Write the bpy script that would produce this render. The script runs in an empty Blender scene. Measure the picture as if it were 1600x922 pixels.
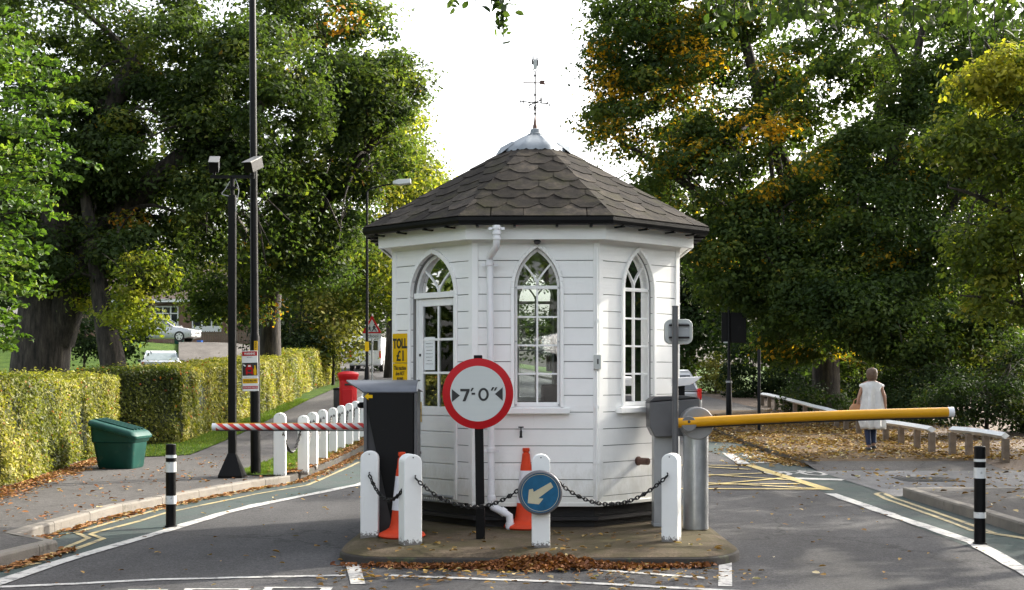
import bpy, bmesh, math, random
import numpy as np
from mathutils import Vector, Matrix, Euler
R = math.radians
random.seed(7)
sc = bpy.context.scene
COL = sc.collection

# ------------------------------------------------------------------ camera, world, sun, exposure
F, HZ, CH = 2100.0, 583.0, 1.6            # focal length in photo pixels, horizon row, eye height
cam_d = bpy.data.cameras.new('camera')
cam = bpy.data.objects.new('camera', cam_d); COL.objects.link(cam)
cam.location = (0, 0, CH); cam.rotation_euler = (R(90), 0, 0)
cam_d.sensor_width = 36; cam_d.lens = 36*F/1600; cam_d.shift_y = (HZ-461)/1600
cam_d.clip_start = .1; cam_d.clip_end = 2000
sc.camera = cam
S = Vector((.725, .510, .470)).normalized()
EL, AZ = math.asin(S.z), math.atan2(S.x, S.y)
w = bpy.data.worlds.new('World'); sc.world = w; w.use_nodes = True
nt = w.node_tree; bg = nt.nodes['Background']
sky = nt.nodes.new('ShaderNodeTexSky'); sky.sky_type = 'NISHITA'; sky.sun_disc = False
sky.sun_elevation = EL; sky.sun_rotation = AZ; sky.air_density = 1.0; sky.dust_density = 6.0; sky.ozone_density = .6
hs = nt.nodes.new('ShaderNodeHueSaturation'); hs.inputs['Saturation'].default_value = .38; hs.inputs['Value'].default_value = 1.15
nt.links.new(sky.outputs[0], hs.inputs['Color']); nt.links.new(hs.outputs[0], bg.inputs[0]); bg.inputs[1].default_value = .15
sun_d = bpy.data.lights.new('sun', 'SUN'); sun = bpy.data.objects.new('sun', sun_d); COL.objects.link(sun)
sun_d.energy = 2.5; sun_d.angle = R(.6); sun_d.color = (1.0, .93, .80)
sun.rotation_euler = S.to_track_quat('Z', 'Y').to_euler()
vs = sc.view_settings; vs.view_transform = 'Standard'; vs.look = 'None'; vs.gamma = 1; vs.use_curve_mapping = False
vs.exposure = 1.9
sc.cycles.max_bounces = 8; sc.cycles.transparent_max_bounces = 12; sc.cycles.transmission_bounces = 6
sc.cycles.diffuse_bounces = 4; sc.cycles.glossy_bounces = 3
sc.cycles.use_denoising = True
sc.cycles.caustics_reflective = False; sc.cycles.caustics_refractive = False

# ------------------------------------------------------------------ terrain height
def sst(a, b, x):
    t = min(1, max(0, (x-a)/(b-a))); return t*t*(3-2*t)
def h(x, y):
    s = .031 + (.020-.031)*sst(-5, 5, x)
    d = y-26
    r = 0 if d < -6 else (d+6)**2/24 if d < 6 else d
    z = s*min(r, 110+0*r) if r > 0 else 0
    z += 1.6*sst(-10.5, -19, x)*sst(60, 84, y)
    z += .9*math.exp(-((x+26)/6)**2-((y-76)/6)**2)
    if y < -2: z += 1.9*sst(-2, -11, y)
    return z
def G(px, py, z=0.0):                         # ground point seen at photo pixel (flat part of the street)
    Y = F*(CH-z)/(py-HZ); return ((px-800)*Y/F, Y)

# ------------------------------------------------------------------ materials
def nmat(name):
    m = bpy.data.materials.new(name); m.use_nodes = True
    t = m.node_tree; return m, t, t.nodes['Principled BSDF']
def rgba(c): return (c[0], c[1], c[2], 1)
def N(t, ty, **kw):
    n = t.nodes.new(ty)
    for k, v in kw.items():
        if k in n.inputs: n.inputs[k].default_value = v
        else: setattr(n, k, v)
    return n
def noise(t, scale, detail=4, rough=.6, coord='Object', sx=None):
    tc = N(t, 'ShaderNodeTexCoord'); n = N(t, 'ShaderNodeTexNoise'); n.inputs['Scale'].default_value = scale
    n.inputs['Detail'].default_value = detail; n.inputs['Roughness'].default_value = rough
    if sx:
        mp = N(t, 'ShaderNodeMapping'); mp.inputs['Scale'].default_value = sx
        t.links.new(tc.outputs[coord], mp.inputs[0]); t.links.new(mp.outputs[0], n.inputs['Vector'])
    else: t.links.new(tc.outputs[coord], n.inputs['Vector'])
    return n
def ramp(t, src, stops):
    r = N(t, 'ShaderNodeValToRGB'); t.links.new(src, r.inputs[0]); e = r.color_ramp.elements
    while len(e) < len(stops): e.new(.5)
    for i, (p, c) in enumerate(stops):
        e[i].position = p; e[i].color = rgba(c) if len(c) == 3 else c
    return r
def bump(t, p, src, strength=.3, dist=.01):
    b = N(t, 'ShaderNodeBump'); b.inputs['Strength'].default_value = strength; b.inputs['Distance'].default_value = dist
    t.links.new(src, b.inputs['Height']); t.links.new(b.outputs[0], p.inputs['Normal'])
def mixc(t, fac, a, b, mode='MIX'):
    m = N(t, 'ShaderNodeMix', data_type='RGBA', blend_type=mode)
    if hasattr(fac, 'links'): t.links.new(fac, m.inputs[0])
    else: m.inputs[0].default_value = fac
    for v, i in ((a, 6), (b, 7)):
        if hasattr(v, 'links'): t.links.new(v, m.inputs[i])
        else: m.inputs[i].default_value = rgba(v)
    return m.outputs[2]
def mat(name, c, rough=.5, metal=0, var=.12, scale=6, bmp=0, bscale=60, coat=0, dirt=None, spec=.5):
    m, t, p = nmat(name); p.inputs['Roughness'].default_value = rough; p.inputs['Metallic'].default_value = metal
    p.inputs['Specular IOR Level'].default_value = spec
    n = noise(t, scale)
    lo = tuple(v*(1-var) for v in c); hi = tuple(min(1, v*(1+var)) for v in c)
    r = ramp(t, n.outputs['Fac'], [(.3, lo), (.7, hi)]); out = r.outputs[0]
    if dirt:                                   # (colour, threshold, scale)
        n2 = noise(t, dirt[2], 8, .75); r2 = ramp(t, n2.outputs['Fac'], [(dirt[1], (0, 0, 0)), (dirt[1]+.12, (1, 1, 1))])
        out = mixc(t, r2.outputs[0], out, dirt[0])
    t.links.new(out, p.inputs['Base Color'])
    rr = ramp(t, n.outputs['Fac'], [(.3, (rough*.85,)*3), (.7, (min(1, rough*1.15),)*3)]); t.links.new(rr.outputs[0], p.inputs['Roughness'])
    if coat: p.inputs['Coat Weight'].default_value = coat; p.inputs['Coat Roughness'].default_value = .05
    if bmp: bump(t, p, noise(t, bscale, 3).outputs['Fac'], bmp, .01)
    return m
M = {}
def paint_white(name, c=(.86, .865, .85), dirt_low=False):
    m, t, p = nmat(name); p.inputs['Roughness'].default_value = .38
    a = noise(t, 2.2, 6, .65); b = noise(t, 30, 4, .7, sx=(1, 1, .12))
    r = ramp(t, a.outputs['Fac'], [(.3, tuple(v*.93 for v in c)), (.65, c)])
    g = ramp(t, b.outputs['Fac'], [(.62, (0, 0, 0)), (.80, (.35, .35, .35))])
    out = mixc(t, g.outputs[0], r.outputs[0], (.55, .55, .50))
    if dirt_low:
        tc = N(t, 'ShaderNodeTexCoord'); sp = N(t, 'ShaderNodeSeparateXYZ'); t.links.new(tc.outputs['Object'], sp.inputs[0])
        nz = noise(t, 45, 5, .75); ad = N(t, 'ShaderNodeMath', operation='MULTIPLY_ADD'); ad.inputs[1].default_value = -.22; t.links.new(nz.outputs['Fac'], ad.inputs[0]); t.links.new(sp.outputs['Z'], ad.inputs[2])
        rr = ramp(t, ad.outputs[0], [(.0, (.85, .85, .85)), (.018, (0, 0, 0))]); rr.color_ramp.elements[0].position = 0.0
        sh = N(t, 'ShaderNodeMath', operation='ADD'); sh.inputs[1].default_value = .085; t.links.new(ad.outputs[0], sh.inputs[0]); t.links.new(sh.outputs[0], rr.inputs[0])
        out = mixc(t, rr.outputs[0], out, (.06, .045, .035))
    else:                                      # rain splash and green staining low on the boards
        tc = N(t, 'ShaderNodeTexCoord'); sp = N(t, 'ShaderNodeSeparateXYZ'); t.links.new(tc.outputs['Object'], sp.inputs[0])
        nz = noise(t, 9, 8, .8, sx=(1, 1, .45)); ad = N(t, 'ShaderNodeMath', operation='MULTIPLY_ADD'); ad.inputs[1].default_value = -1.15; t.links.new(nz.outputs['Fac'], ad.inputs[0]); t.links.new(sp.outputs['Z'], ad.inputs[2])
        rr = ramp(t, ad.outputs[0], [(0, (.42, .42, .42)), (.32, (0, 0, 0))]); sh = N(t, 'ShaderNodeMath', operation='ADD'); sh.inputs[1].default_value = .30; t.links.new(ad.outputs[0], sh.inputs[0]); t.links.new(sh.outputs[0], rr.inputs[0])
        out = mixc(t, rr.outputs[0], out, (.42, .40, .31))
    t.links.new(out, p.inputs['Base Color'])
    bump(t, p, noise(t, 90, 3, .6, sx=(1, 1, .3)).outputs['Fac'], .12, .004)
    return m
M['white'] = paint_white('white_paint')
M['post_white'] = paint_white('post_white_paint', (.82, .83, .82), True)
M['gap'] = mat('board_gap', (.22, .22, .22), .9)
M['pvc'] = mat('white_pvc', (.74, .74, .76), .3, var=.05)
M['black'] = mat('black_paint', (.005, .005, .0055), .42, var=.3, bmp=.1, spec=.15, dirt=((.10, .10, .10), .66, 18))
M['blackm'] = mat('black_panel', (.0045, .0045, .005), .5, var=.2, scale=3, spec=.2, dirt=((.028, .028, .026), .60, 5))
M['tar'] = mat('tarred_plinth', (.009, .008, .008), .7, var=.4, bmp=.4)
M['red'] = mat('sign_red', (.42, .008, .012), .5, var=.08, spec=.2)
M['signw'] = mat('reflective_white', (.46, .48, .46), .35, var=.05, scale=120)
M['ink'] = mat('black_ink', (.015, .015, .015), .5)
M['blue'] = mat('sign_blue', (.010, .092, .185), .45, var=.25, scale=9, spec=.25)
M['cream'] = mat('faded_reflective_cream', (.48, .44, .30), .4, var=.1)
M['rimg'] = mat('grey_sign_rim', (.13, .13, .14), .5, metal=.4)
M['orange'] = mat('cone_orange', (.60, .052, .014), .55, spec=.25, var=.12, dirt=((.35, .07, .04), .62, 9))
M['conew'] = mat('cone_sleeve_white', (.68, .68, .72), .4, var=.06, dirt=((.4, .38, .4), .64, 12))
M['steel'] = mat('brushed_steel', (.46, .48, .50), .34, metal=.85, var=.1, scale=14)
M['greym'] = mat('grey_painted_metal', (.10, .10, .105), .4, metal=.2, var=.12)
M['greyd'] = mat('dark_grey_metal', (.05, .05, .054), .4, metal=.2, var=.15)
M['greyl'] = mat('light_grey_metal', (.30, .31, .315), .42, var=.08)
M['hood'] = mat('hood_grey_metal', (.13, .14, .16), .38, metal=.3, var=.1)
M['yellow'] = mat('barrier_yellow', (.60, .29, .003), .4, var=.07, spec=.3)
M['signy'] = mat('sign_yellow', (.70, .42, .004), .5, var=.05, spec=.2)
M['brass'] = mat('brass', (.75, .52, .15), .3, metal=.9)
M['copper'] = mat('brown_copper', (.11, .055, .038), .55, metal=.2, var=.3, scale=30)
M['iron'] = mat('wrought_iron', (.022, .018, .018), .7, spec=.2)
M['chain'] = mat('chain_black', (.008, .008, .008), .5, spec=.3)
M['lead'] = mat('lead_sheet', (.21, .235, .255), .5, metal=.25, var=.25, scale=7, bmp=.2, bscale=25)
M['green_p'] = mat('green_plastic', (.005, .052, .040), .45, spec=.3, var=.2, scale=5, bmp=.1, bscale=200, dirt=((.05, .09, .06), .6, 6))
M['postred'] = mat('post_box_red', (.45, .008, .012), .4, var=.08, spec=.3)
M['wood_grey'] = mat('weathered_wood', (.17, .13, .095), .85, var=.35, scale=9, bmp=.4)
M['railw'] = mat('weathered_white_rail', (.74, .74, .72), .6, var=.08, scale=9, dirt=((.38, .37, .32), .66, 14))
M['rubber'] = mat('tyre_rubber', (.02, .02, .02), .8)
M['rimm'] = mat('wheel_alloy', (.5, .5, .5), .3, metal=.8)
M['taill'] = mat('tail_light_red', (.6, .01, .01), .2, coat=.5)
M['headl'] = mat('head_light_glass', (.7, .72, .75), .1, coat=.6)
M['skin'] = mat('skin', (.36, .20, .135), .55, var=.06)
M['hair'] = mat('light_brown_hair', (.105, .062, .036), .6, var=.4, scale=70, bmp=.4)
M['dress'] = mat('white_linen', (.66, .65, .63), .8, var=.10, scale=14, bmp=.6, bscale=12, dirt=((.55, .47, .48), .60, 8))
M['denim'] = mat('blue_denim', (.010, .020, .055), .8, var=.25, scale=40)
M['leather'] = mat('tan_leather', (.42, .20, .09), .5, var=.15)
M['paper'] = mat('white_paper', (.78, .80, .80), .6, var=.03)
M['brick'] = None
def carpaint(name, c): 
    m = mat(name, c, .3, metal=.25, var=.04, coat=.8); return m
M['car_white'] = carpaint('white_car_paint', (.74, .75, .77)); M['car_silver'] = carpaint('silver_car_paint', (.42, .43, .44))
M['car_dark'] = carpaint('dark_car_paint', (.04, .05, .07))
def glass(name, tint=(.82, .86, .85), boost=1.6, base=.04):
    m = bpy.data.materials.new(name); m.use_nodes = True; t = m.node_tree; t.nodes.clear()
    o = N(t, 'ShaderNodeOutputMaterial'); tr = N(t, 'ShaderNodeBsdfTransparent'); tr.inputs[0].default_value = rgba(tint)
    gl = N(t, 'ShaderNodeBsdfGlossy'); gl.inputs['Roughness'].default_value = .015; gl.inputs[0].default_value = (1, 1, 1, 1)
    fr = N(t, 'ShaderNodeFresnel'); fr.inputs[0].default_value = 1.5
    mu = N(t, 'ShaderNodeMath', operation='MULTIPLY_ADD', use_clamp=True); mu.inputs[1].default_value = boost; mu.inputs[2].default_value = base
    mx = N(t, 'ShaderNodeMixShader'); L = t.links.new
    L(fr.outputs[0], mu.inputs[0]); L(mu.outputs[0], mx.inputs[0]); L(tr.outputs[0], mx.inputs[1]); L(gl.outputs[0], mx.inputs[2]); L(mx.outputs[0], o.inputs[0])
    return m
M['glass'] = glass('window_glass', (.80, .86, .85), 1.5, .09)
M['carglass'] = mat('dark_car_glass', (.02, .025, .03), .05, spec=.9, coat=1)
M['carglass_pale'] = mat('pale_car_glass', (.35, .42, .42), .15, spec=.9, coat=1)  # paler glass colour, used on the white car behind the hedge

def leafmat(name, stops, trans=.42, rough=.45, tb=1.5):
    m = bpy.data.materials.new(name); m.use_nodes = True; t = m.node_tree; p = t.nodes['Principled BSDF']; o = t.nodes['Material Output']
    at = N(t, 'ShaderNodeAttribute', attribute_name='tint'); r = ramp(t, at.outputs['Fac'], stops)
    nz = noise(t, 3.0, 2); vr = ramp(t, nz.outputs['Fac'], [(.3, (.75, .75, .75)), (.7, (1.2, 1.2, 1.2))])
    c = mixc(t, 1.0, r.outputs[0], vr.outputs[0], 'MULTIPLY')
    p.inputs['Roughness'].default_value = rough; t.links.new(c, p.inputs['Base Color']); p.inputs['Specular IOR Level'].default_value = .12
    tr = N(t, 'ShaderNodeBsdfTranslucent'); tc = mixc(t, 1.0, c, (1.25*tb, 1.35*tb, .45*tb), 'MULTIPLY'); t.links.new(tc, tr.inputs[0])
    mx = N(t, 'ShaderNodeMixShader'); mx.inputs[0].default_value = trans
    t.links.new(p.outputs[0], mx.inputs[1]); t.links.new(tr.outputs[0], mx.inputs[2]); t.links.new(mx.outputs[0], o.inputs[0])
    return m
M['leaf_oak'] = leafmat('oak_leaves', [(0, (.022, .038, .014)), (.5, (.050, .074, .024)), (.85, (.11, .125, .026)), (.97, (.15, .14, .02)), (1, (.34, .15, .02))], .40, .6, 1.7)
M['leaf_lime'] = leafmat('lime_leaves', [(0, (.030, .060, .014)), (.6, (.070, .122, .026)), (1, (.16, .20, .045))], .45, .42, 1.25)
M['leaf_gold'] = leafmat('yellowing_leaves', [(0, (.045, .068, .016)), (.5, (.095, .118, .024)), (1, (.30, .27, .045))], .46, .6, 1.4)
M['leaf_plane'] = leafmat('turning_leaves', [(0, (.026, .046, .016)), (.5, (.058, .088, .025)), (.82, (.115, .135, .028)), (.93, (.36, .23, .018)), (1, (.55, .30, .02))], .42, .6, 1.6)
M['leaf_dark'] = leafmat('evergreen_leaves', [(0, (.011, .021, .008)), (.6, (.027, .045, .015)), (1, (.075, .078, .018))], .28, .75)
M['leaf_hedge'] = leafmat('hedge_leaves', [(0, (.038, .052, .010)), (.4, (.112, .120, .022)), (.75, (.27, .245, .058)), (.94, (.47, .40, .15)), (1, (.28, .08, .03))], .30)
M['litter_brown'] = leafmat('brown_fallen_leaves', [(0, (.085, .03, .014)), (.5, (.20, .08, .03)), (.85, (.33, .17, .065)), (1, (.48, .36, .17))], .1, .7, 1)
M['litter_gold'] = leafmat('golden_fallen_leaves', [(0, (.07, .035, .016)), (.4, (.19, .10, .032)), (.8, (.34, .22, .065)), (1, (.50, .43, .29))], .15, .7, 1)
M['grassb'] = leafmat('grass_blades', [(0, (.04, .075, .014)), (.6, (.085, .135, .022)), (1, (.17, .17, .05))], .4)
def barkmat():
    m, t, p = nmat('bark'); p.inputs['Roughness'].default_value = .9
    n = noise(t, 9, 8, .7, sx=(1, 1, .18)); r = ramp(t, n.outputs['Fac'], [(.38, (.008, .0065, .005)), (.52, (.034, .027, .021)), (.68, (.075, .062, .048))])
    t.links.new(r.outputs[0], p.inputs['Base Color']); bump(t, p, n.outputs['Fac'], .9, .05); return m
M['bark'] = barkmat()
def asphalt(name, c, agg=.5, stain=.36, tint2=None):
    m, t, p = nmat(name); p.inputs['Roughness'].default_value = .9; p.inputs['Specular IOR Level'].default_value = .10
    a = noise(t, 42, 8, .9); b = noise(t, .9, 6, .65, sx=(1, .35, 1)); d = noise(t, 14, 8, .8)
    r1 = ramp(t, a.outputs['Fac'], [(.35, tuple(v*(1-agg) for v in c)), (.62, tuple(v*(1+agg) for v in c)), (.75, tuple(v*(1+2.4*agg) for v in c))])
    r2 = ramp(t, b.outputs['Fac'], [(.32, (1-stain,)*3), (.65, (1.08,)*3)])
    o = mixc(t, 1, r1.outputs[0], r2.outputs[0], 'MULTIPLY')
    r3 = ramp(t, d.outputs['Fac'], [(.38, (.78,)*3), (.62, (1.16,)*3)]); o = mixc(t, 1, o, r3.outputs[0], 'MULTIPLY')
    if tint2:
        wn = noise(t, 1.6, 7, .72); r4 = ramp(t, wn.outputs['Fac'], [(.42, (0, 0, 0)), (.58, (1, 1, 1))]); o = mixc(t, r4.outputs[0], o, tint2)
    vo = N(t, 'ShaderNodeTexVoronoi', feature='DISTANCE_TO_EDGE'); vo.inputs['Scale'].default_value = .42; tc = N(t, 'ShaderNodeTexCoord')
    wv = noise(t, 2.5, 5); ms = N(t, 'ShaderNodeMixRGB'); ms.inputs[0].default_value = .35; t.links.new(tc.outputs['Object'], ms.inputs[1]); t.links.new(wv.outputs['Color'], ms.inputs[2]); t.links.new(ms.outputs[0], vo.inputs['Vector'])
    rc = ramp(t, vo.outputs['Distance'], [(.0, (.55,)*3), (.006, (1,)*3)]); o = mixc(t, 1, o, rc.outputs[0], 'MULTIPLY')
    t.links.new(o, p.inputs['Base Color']); bump(t, p, a.outputs['Fac'], .5, .006); return m
M['road'] = asphalt('road_asphalt', (.066, .065, .066), .8)
M['pave_leaf'] = asphalt('leaf_dusted_asphalt', (.070, .052, .036), .4, .3, (.105, .066, .03))
M['cycle'] = asphalt('worn_green_asphalt', (.064, .073, .072), .5, .3, (.055, .074, .069))
M['pave'] = asphalt('pavement_asphalt', (.080, .076, .073), .6, .25)
M['apron'] = asphalt('concrete_apron', (.140, .140, .142), .4, .3)
M['isl'] = asphalt('island_mossy_concrete', (.098, .076, .053), .6, .35, (.066, .056, .03))
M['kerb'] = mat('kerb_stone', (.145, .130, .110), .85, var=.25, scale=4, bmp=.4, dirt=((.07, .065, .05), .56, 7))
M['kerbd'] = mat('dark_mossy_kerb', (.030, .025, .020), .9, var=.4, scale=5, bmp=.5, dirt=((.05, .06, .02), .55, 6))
def worn(name, c, under, th=.42):
    m, t, p = nmat(name); p.inputs['Roughness'].default_value = .7
    a = noise(t, 11, 9, .8); b = noise(t, 3, 3)
    ad = N(t, 'ShaderNodeMath', operation='MULTIPLY_ADD'); ad.inputs[1].default_value = .35; t.links.new(b.outputs['Fac'], ad.inputs[0]); t.links.new(a.outputs['Fac'], ad.inputs[2])
    r = ramp(t, ad.outputs[0], [(th+.08, (1, 1, 1)), (th+.2, (0, 0, 0))]); n2 = noise(t, 120, 2)
    cc = ramp(t, n2.outputs['Fac'], [(.3, tuple(v*.82 for v in c)), (.7, c)])
    o = mixc(t, r.outputs[0], cc.outputs[0], under); t.links.new(o, p.inputs['Base Color']); return m
M['mark'] = worn('white_road_paint', (.44, .43, .41), (.08, .08, .08), .475)
M['marky'] = worn('yellow_road_paint', (.36, .29, .135), (.075, .07, .055), .49)
M['marky2'] = worn('box_junction_yellow', (.50, .38, .125), (.08, .075, .06), .46)
def grassground():
    m, t, p = nmat('grass_ground'); p.inputs['Roughness'].default_value = .95; p.inputs['Specular IOR Level'].default_value = .1
    a = noise(t, 1.4, 6, .7); b = noise(t, 60, 4, .8)
    r = ramp(t, a.outputs['Fac'], [(.3, (.026, .052, .008)), (.55, (.05, .088, .013)), (.75, (.09, .102, .022))])
    r2 = ramp(t, b.outputs['Fac'], [(.3, (.6,)*3), (.7, (1.3,)*3)]); t.links.new(mixc(t, 1, r.outputs[0], r2.outputs[0], 'MULTIPLY'), p.inputs['Base Color'])
    bump(t, p, b.outputs['Fac'], .8, .03); return m
M['grass'] = grassground()
M['kerbm'] = mat('worn_kerb_stone', (.085, .072, .055), .9, var=.4, scale=5, bmp=.5, dirt=((.16, .10, .045), .52, 9))
M['leaf_bright'] = leafmat('sun_painted_leaves', [(0, (.06, .085, .016)), (.5, (.135, .16, .026)), (1, (.28, .26, .042))], .5, .5, 1.5)  # brighter copy of the yellowing leaves, sunlight put into the colour
M['soil'] = mat('leafy_soil', (.07, .045, .028), .95, var=.5, scale=18, bmp=.7, dirt=((.22, .13, .045), .55, 22))
def slate():
    m, t, p = nmat('mossy_slate'); p.inputs['Roughness'].default_value = .9; p.inputs['Specular IOR Level'].default_value = .06
    at = N(t, 'ShaderNodeAttribute', attribute_name='tint')
    r = ramp(t, at.outputs['Fac'], [(0, (.016, .0140, .0122)), (.6, (.027, .0238, .0208)), (1, (.045, .0395, .0345))])
    a = noise(t, 7, 8, .75); r2 = ramp(t, a.outputs['Fac'], [(.32, (.45,)*3), (.5, (1,)*3), (.66, (1.9, 1.8, 1.6))])
    o = mixc(t, 1, r.outputs[0], r2.outputs[0], 'MULTIPLY')
    b = noise(t, 3, 8, .8); r3 = ramp(t, b.outputs['Fac'], [(.50, (0, 0, 0)), (.66, (.75,)*3)]); o = mixc(t, r3.outputs[0], o, (.034, .033, .016))
    t.links.new(o, p.inputs['Base Color']); bump(t, p, noise(t, 40, 5, .7).outputs['Fac'], .5, .008); return m
M['slate'] = slate()
def brickm():
    m, t, p = nmat('brown_brick'); p.inputs['Roughness'].default_value = .9
    tc = N(t, 'ShaderNodeTexCoord'); mp = N(t, 'ShaderNodeMapping'); mp.inputs['Rotation'].default_value = (R(90), 0, 0)
    br = N(t, 'ShaderNodeTexBrick'); br.inputs['Color1'].default_value = (.16, .075, .05, 1); br.inputs['Color2'].default_value = (.22, .11, .07, 1); br.inputs['Mortar'].default_value = (.25, .23, .2, 1)
    br.inputs['Scale'].default_value = 4.4; t.links.new(tc.outputs['Object'], mp.inputs[0]); t.links.new(mp.outputs[0], br.inputs[0]); t.links.new(br.outputs[0], p.inputs['Base Color']); return m
M['brick'] = brickm()
M['rooftile'] = mat('roof_tiles', (.18, .13, .11), .85, var=.3, scale=5, bmp=.4)
M['vanblue'] = mat('blue_plastic', (.02, .10, .42), .5)

# ------------------------------------------------------------------ mesh builder
class MB:
    def __init__(s, mtx=None): s.v = []; s.f = []; s.m = []; s.mt = mtx or Matrix(); s.mi = 0; s.t = []; s.tint = 0
    def add(s, vs, fs):
        b = len(s.v); s.v += [tuple(s.mt @ Vector(p)) for p in vs]
        for q in fs: s.f.append(tuple(b+i for i in q)); s.m.append(s.mi); s.t.append(s.tint)
        return s
    def box(s, a, b, mt=None):
        x0, y0, z0 = a; x1, y1, z1 = b
        p = [(x0, y0, z0), (x1, y0, z0), (x1, y1, z0), (x0, y1, z0), (x0, y0, z1), (x1, y0, z1), (x1, y1, z1), (x0, y1, z1)]
        if mt: p = [tuple(mt @ Vector(q)) for q in p]
        return s.add(p, [(3, 2, 1, 0), (4, 5, 6, 7), (0, 1, 5, 4), (1, 2, 6, 5), (2, 3, 7, 6), (3, 0, 4, 7)])
    def cbox(s, c, sz, mt=None):
        T = Matrix.Translation(c) @ (mt or Matrix())
        return s.box(tuple(-q/2 for q in sz), tuple(q/2 for q in sz), T)
    def tube(s, pts, rad, n=12, cap=True, squash=None):
        pts = [Vector(p) for p in pts]; k = len(pts)
        if not isinstance(rad, (list, tuple)): rad = [rad]*k
        rings = []; up = None
        for i, p in enumerate(pts):
            d = (pts[min(i+1, k-1)]-pts[max(i-1, 0)]).normalized()
            if up is None:
                up = Vector((0, 0, 1)) if abs(d.z) < .9 else Vector((1, 0, 0))
            a = d.cross(up); a = a.normalized() if a.length > 1e-5 else Vector((1, 0, 0)); b = a.cross(d).normalized(); up = b
            rings.append([p+(a*math.cos(2*math.pi*j/n)+b*math.sin(2*math.pi*j/n))*rad[i] for j in range(n)])
        vs = [q for r in rings for q in r]; fs = []
        for i in range(k-1):
            for j in range(n): fs.append((i*n+j, i*n+(j+1) % n, (i+1)*n+(j+1) % n, (i+1)*n+j))
        if cap: fs.append(tuple(range(n-1, -1, -1))); fs.append(tuple((k-1)*n+j for j in range(n)))
        return s.add(vs, fs)
    def lathe(s, prof, c=(0, 0, 0), n=20, sy=1, cap=True):
        vs = []; fs = []
        for r, z in prof:
            for j in range(n): a = 2*math.pi*j/n; vs.append((c[0]+r*math.cos(a), c[1]+r*sy*math.sin(a), c[2]+z))
        for i in range(len(prof)-1):
            for j in range(n): fs.append((i*n+j, i*n+(j+1) % n, (i+1)*n+(j+1) % n, (i+1)*n+j))
        if cap: fs.append(tuple(range(n-1, -1, -1))); fs.append(tuple((len(prof)-1)*n+j for j in range(n)))
        return s.add(vs, fs)
    def prism(s, poly, y0, y1):                # poly in (x,z), extruded along y
        k = len(poly); vs = [(x, y0, z) for x, z in poly]+[(x, y1, z) for x, z in poly]
        fs = [tuple(range(k)), tuple(range(2*k-1, k-1, -1))]+[(i, i+k, (i+1) % k+k, (i+1) % k) for i in range(k)]
        return s.add(vs, fs)
    def prismx(s, poly, x0, x1):               # poly in (y,z), extruded along x
        k = len(poly); vs = [(x0, y, z) for y, z in poly]+[(x1, y, z) for y, z in poly]
        fs = [tuple(range(k-1, -1, -1)), tuple(range(k, 2*k))]+[(i, (i+1) % k, (i+1) % k+k, i+k) for i in range(k)]
        return s.add(vs, fs)
    def build(s, name, mats, parent=None, smooth=False, bevel=0, seg=2, loc=None, fixn=True):
        me = bpy.data.meshes.new(name); me.from_pydata(s.v, [], s.f)
        for m in (mats if isinstance(mats, (list, tuple)) else [mats]): me.materials.append(M[m] if isinstance(m, str) else m)
        me.polygons.foreach_set('material_index', s.m)
        if any(s.t):
            a = me.attributes.new('tint', 'FLOAT', 'FACE'); a.data.foreach_set('value', s.t)
        if fixn:
            bm = bmesh.new(); bm.from_mesh(me); bmesh.ops.recalc_face_normals(bm, faces=bm.faces); bm.to_mesh(me); bm.free()
        if smooth:
            me.polygons.foreach_set('use_smooth', [True]*len(me.polygons))
            try: me.set_sharp_from_angle(angle=R(40))
            except Exception: pass
        me.update()
        o = bpy.data.objects.new(name, me); COL.objects.link(o)
        if parent: o.parent = parent
        if loc: o.location = loc
        if bevel:
            b = o.modifiers.new('bevel', 'BEVEL'); b.width = bevel; b.segments = seg; b.limit_method = 'ANGLE'; b.angle_limit = R(40)
            b.harden_normals = False
        return o
def tag(o, label, cat, group=None, kind=None):
    if label: o['label'] = label
    if cat: o['category'] = cat
    if group: o['group'] = group
    if kind: o['kind'] = kind
    return o
def thing(name, label, cat, loc=(0, 0, 0), rotz=0, group=None):
    o = bpy.data.objects.new(name, None); COL.objects.link(o); o.location = loc; o.rotation_euler = (0, 0, rotz)
    return tag(o, label, cat, group)
def struct(o): o['kind'] = 'structure'; return o
def dup(root, loc=None, rotz=None, label=None, group=None, parent=None, scale=None):
    c = root.copy(); COL.objects.link(c)
    if parent: c.parent = parent
    if loc is not None: c.location = loc
    if rotz is not None: c.rotation_euler[2] = rotz
    if scale: c.scale = scale
    if label: c['label'] = label
    if group: c['group'] = group
    for ch in list(root.children): dup(ch, parent=c)
    return c
def text(body, width, height, mtx, m, parent, name='lettering', bold=.0, sh=0):
    cu = bpy.data.curves.new('t', 'FONT'); cu.body = body; cu.size = 1; cu.align_x = 'CENTER'; cu.align_y = 'CENTER'; cu.offset = bold; cu.extrude = .01; cu.shear = sh; cu.resolution_u = 4
    o = bpy.data.objects.new('t', cu); COL.objects.link(o); bpy.context.view_layer.update()
    me = bpy.data.meshes.new_from_object(o.evaluated_get(bpy.context.evaluated_depsgraph_get())); bpy.data.objects.remove(o)
    co = np.empty(len(me.vertices)*3, np.float32); me.vertices.foreach_get('co', co); co = co.reshape(-1, 3)
    lo, hi = co.min(0), co.max(0); co -= (lo+hi)/2; co[:, 0] *= width/(hi[0]-lo[0]); co[:, 1] *= height/(hi[1]-lo[1]); co[:, 2] *= .05
    me.vertices.foreach_set('co', co.ravel()); me.transform(mtx); me.materials.clear(); me.materials.append(M[m])
    me.name = name; q = bpy.data.objects.new(name, me); COL.objects.link(q); q.parent = parent; return q
FACE = Matrix.Rotation(R(90), 4, 'X')          # text plane: x right, y up -> facing -Y
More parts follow.
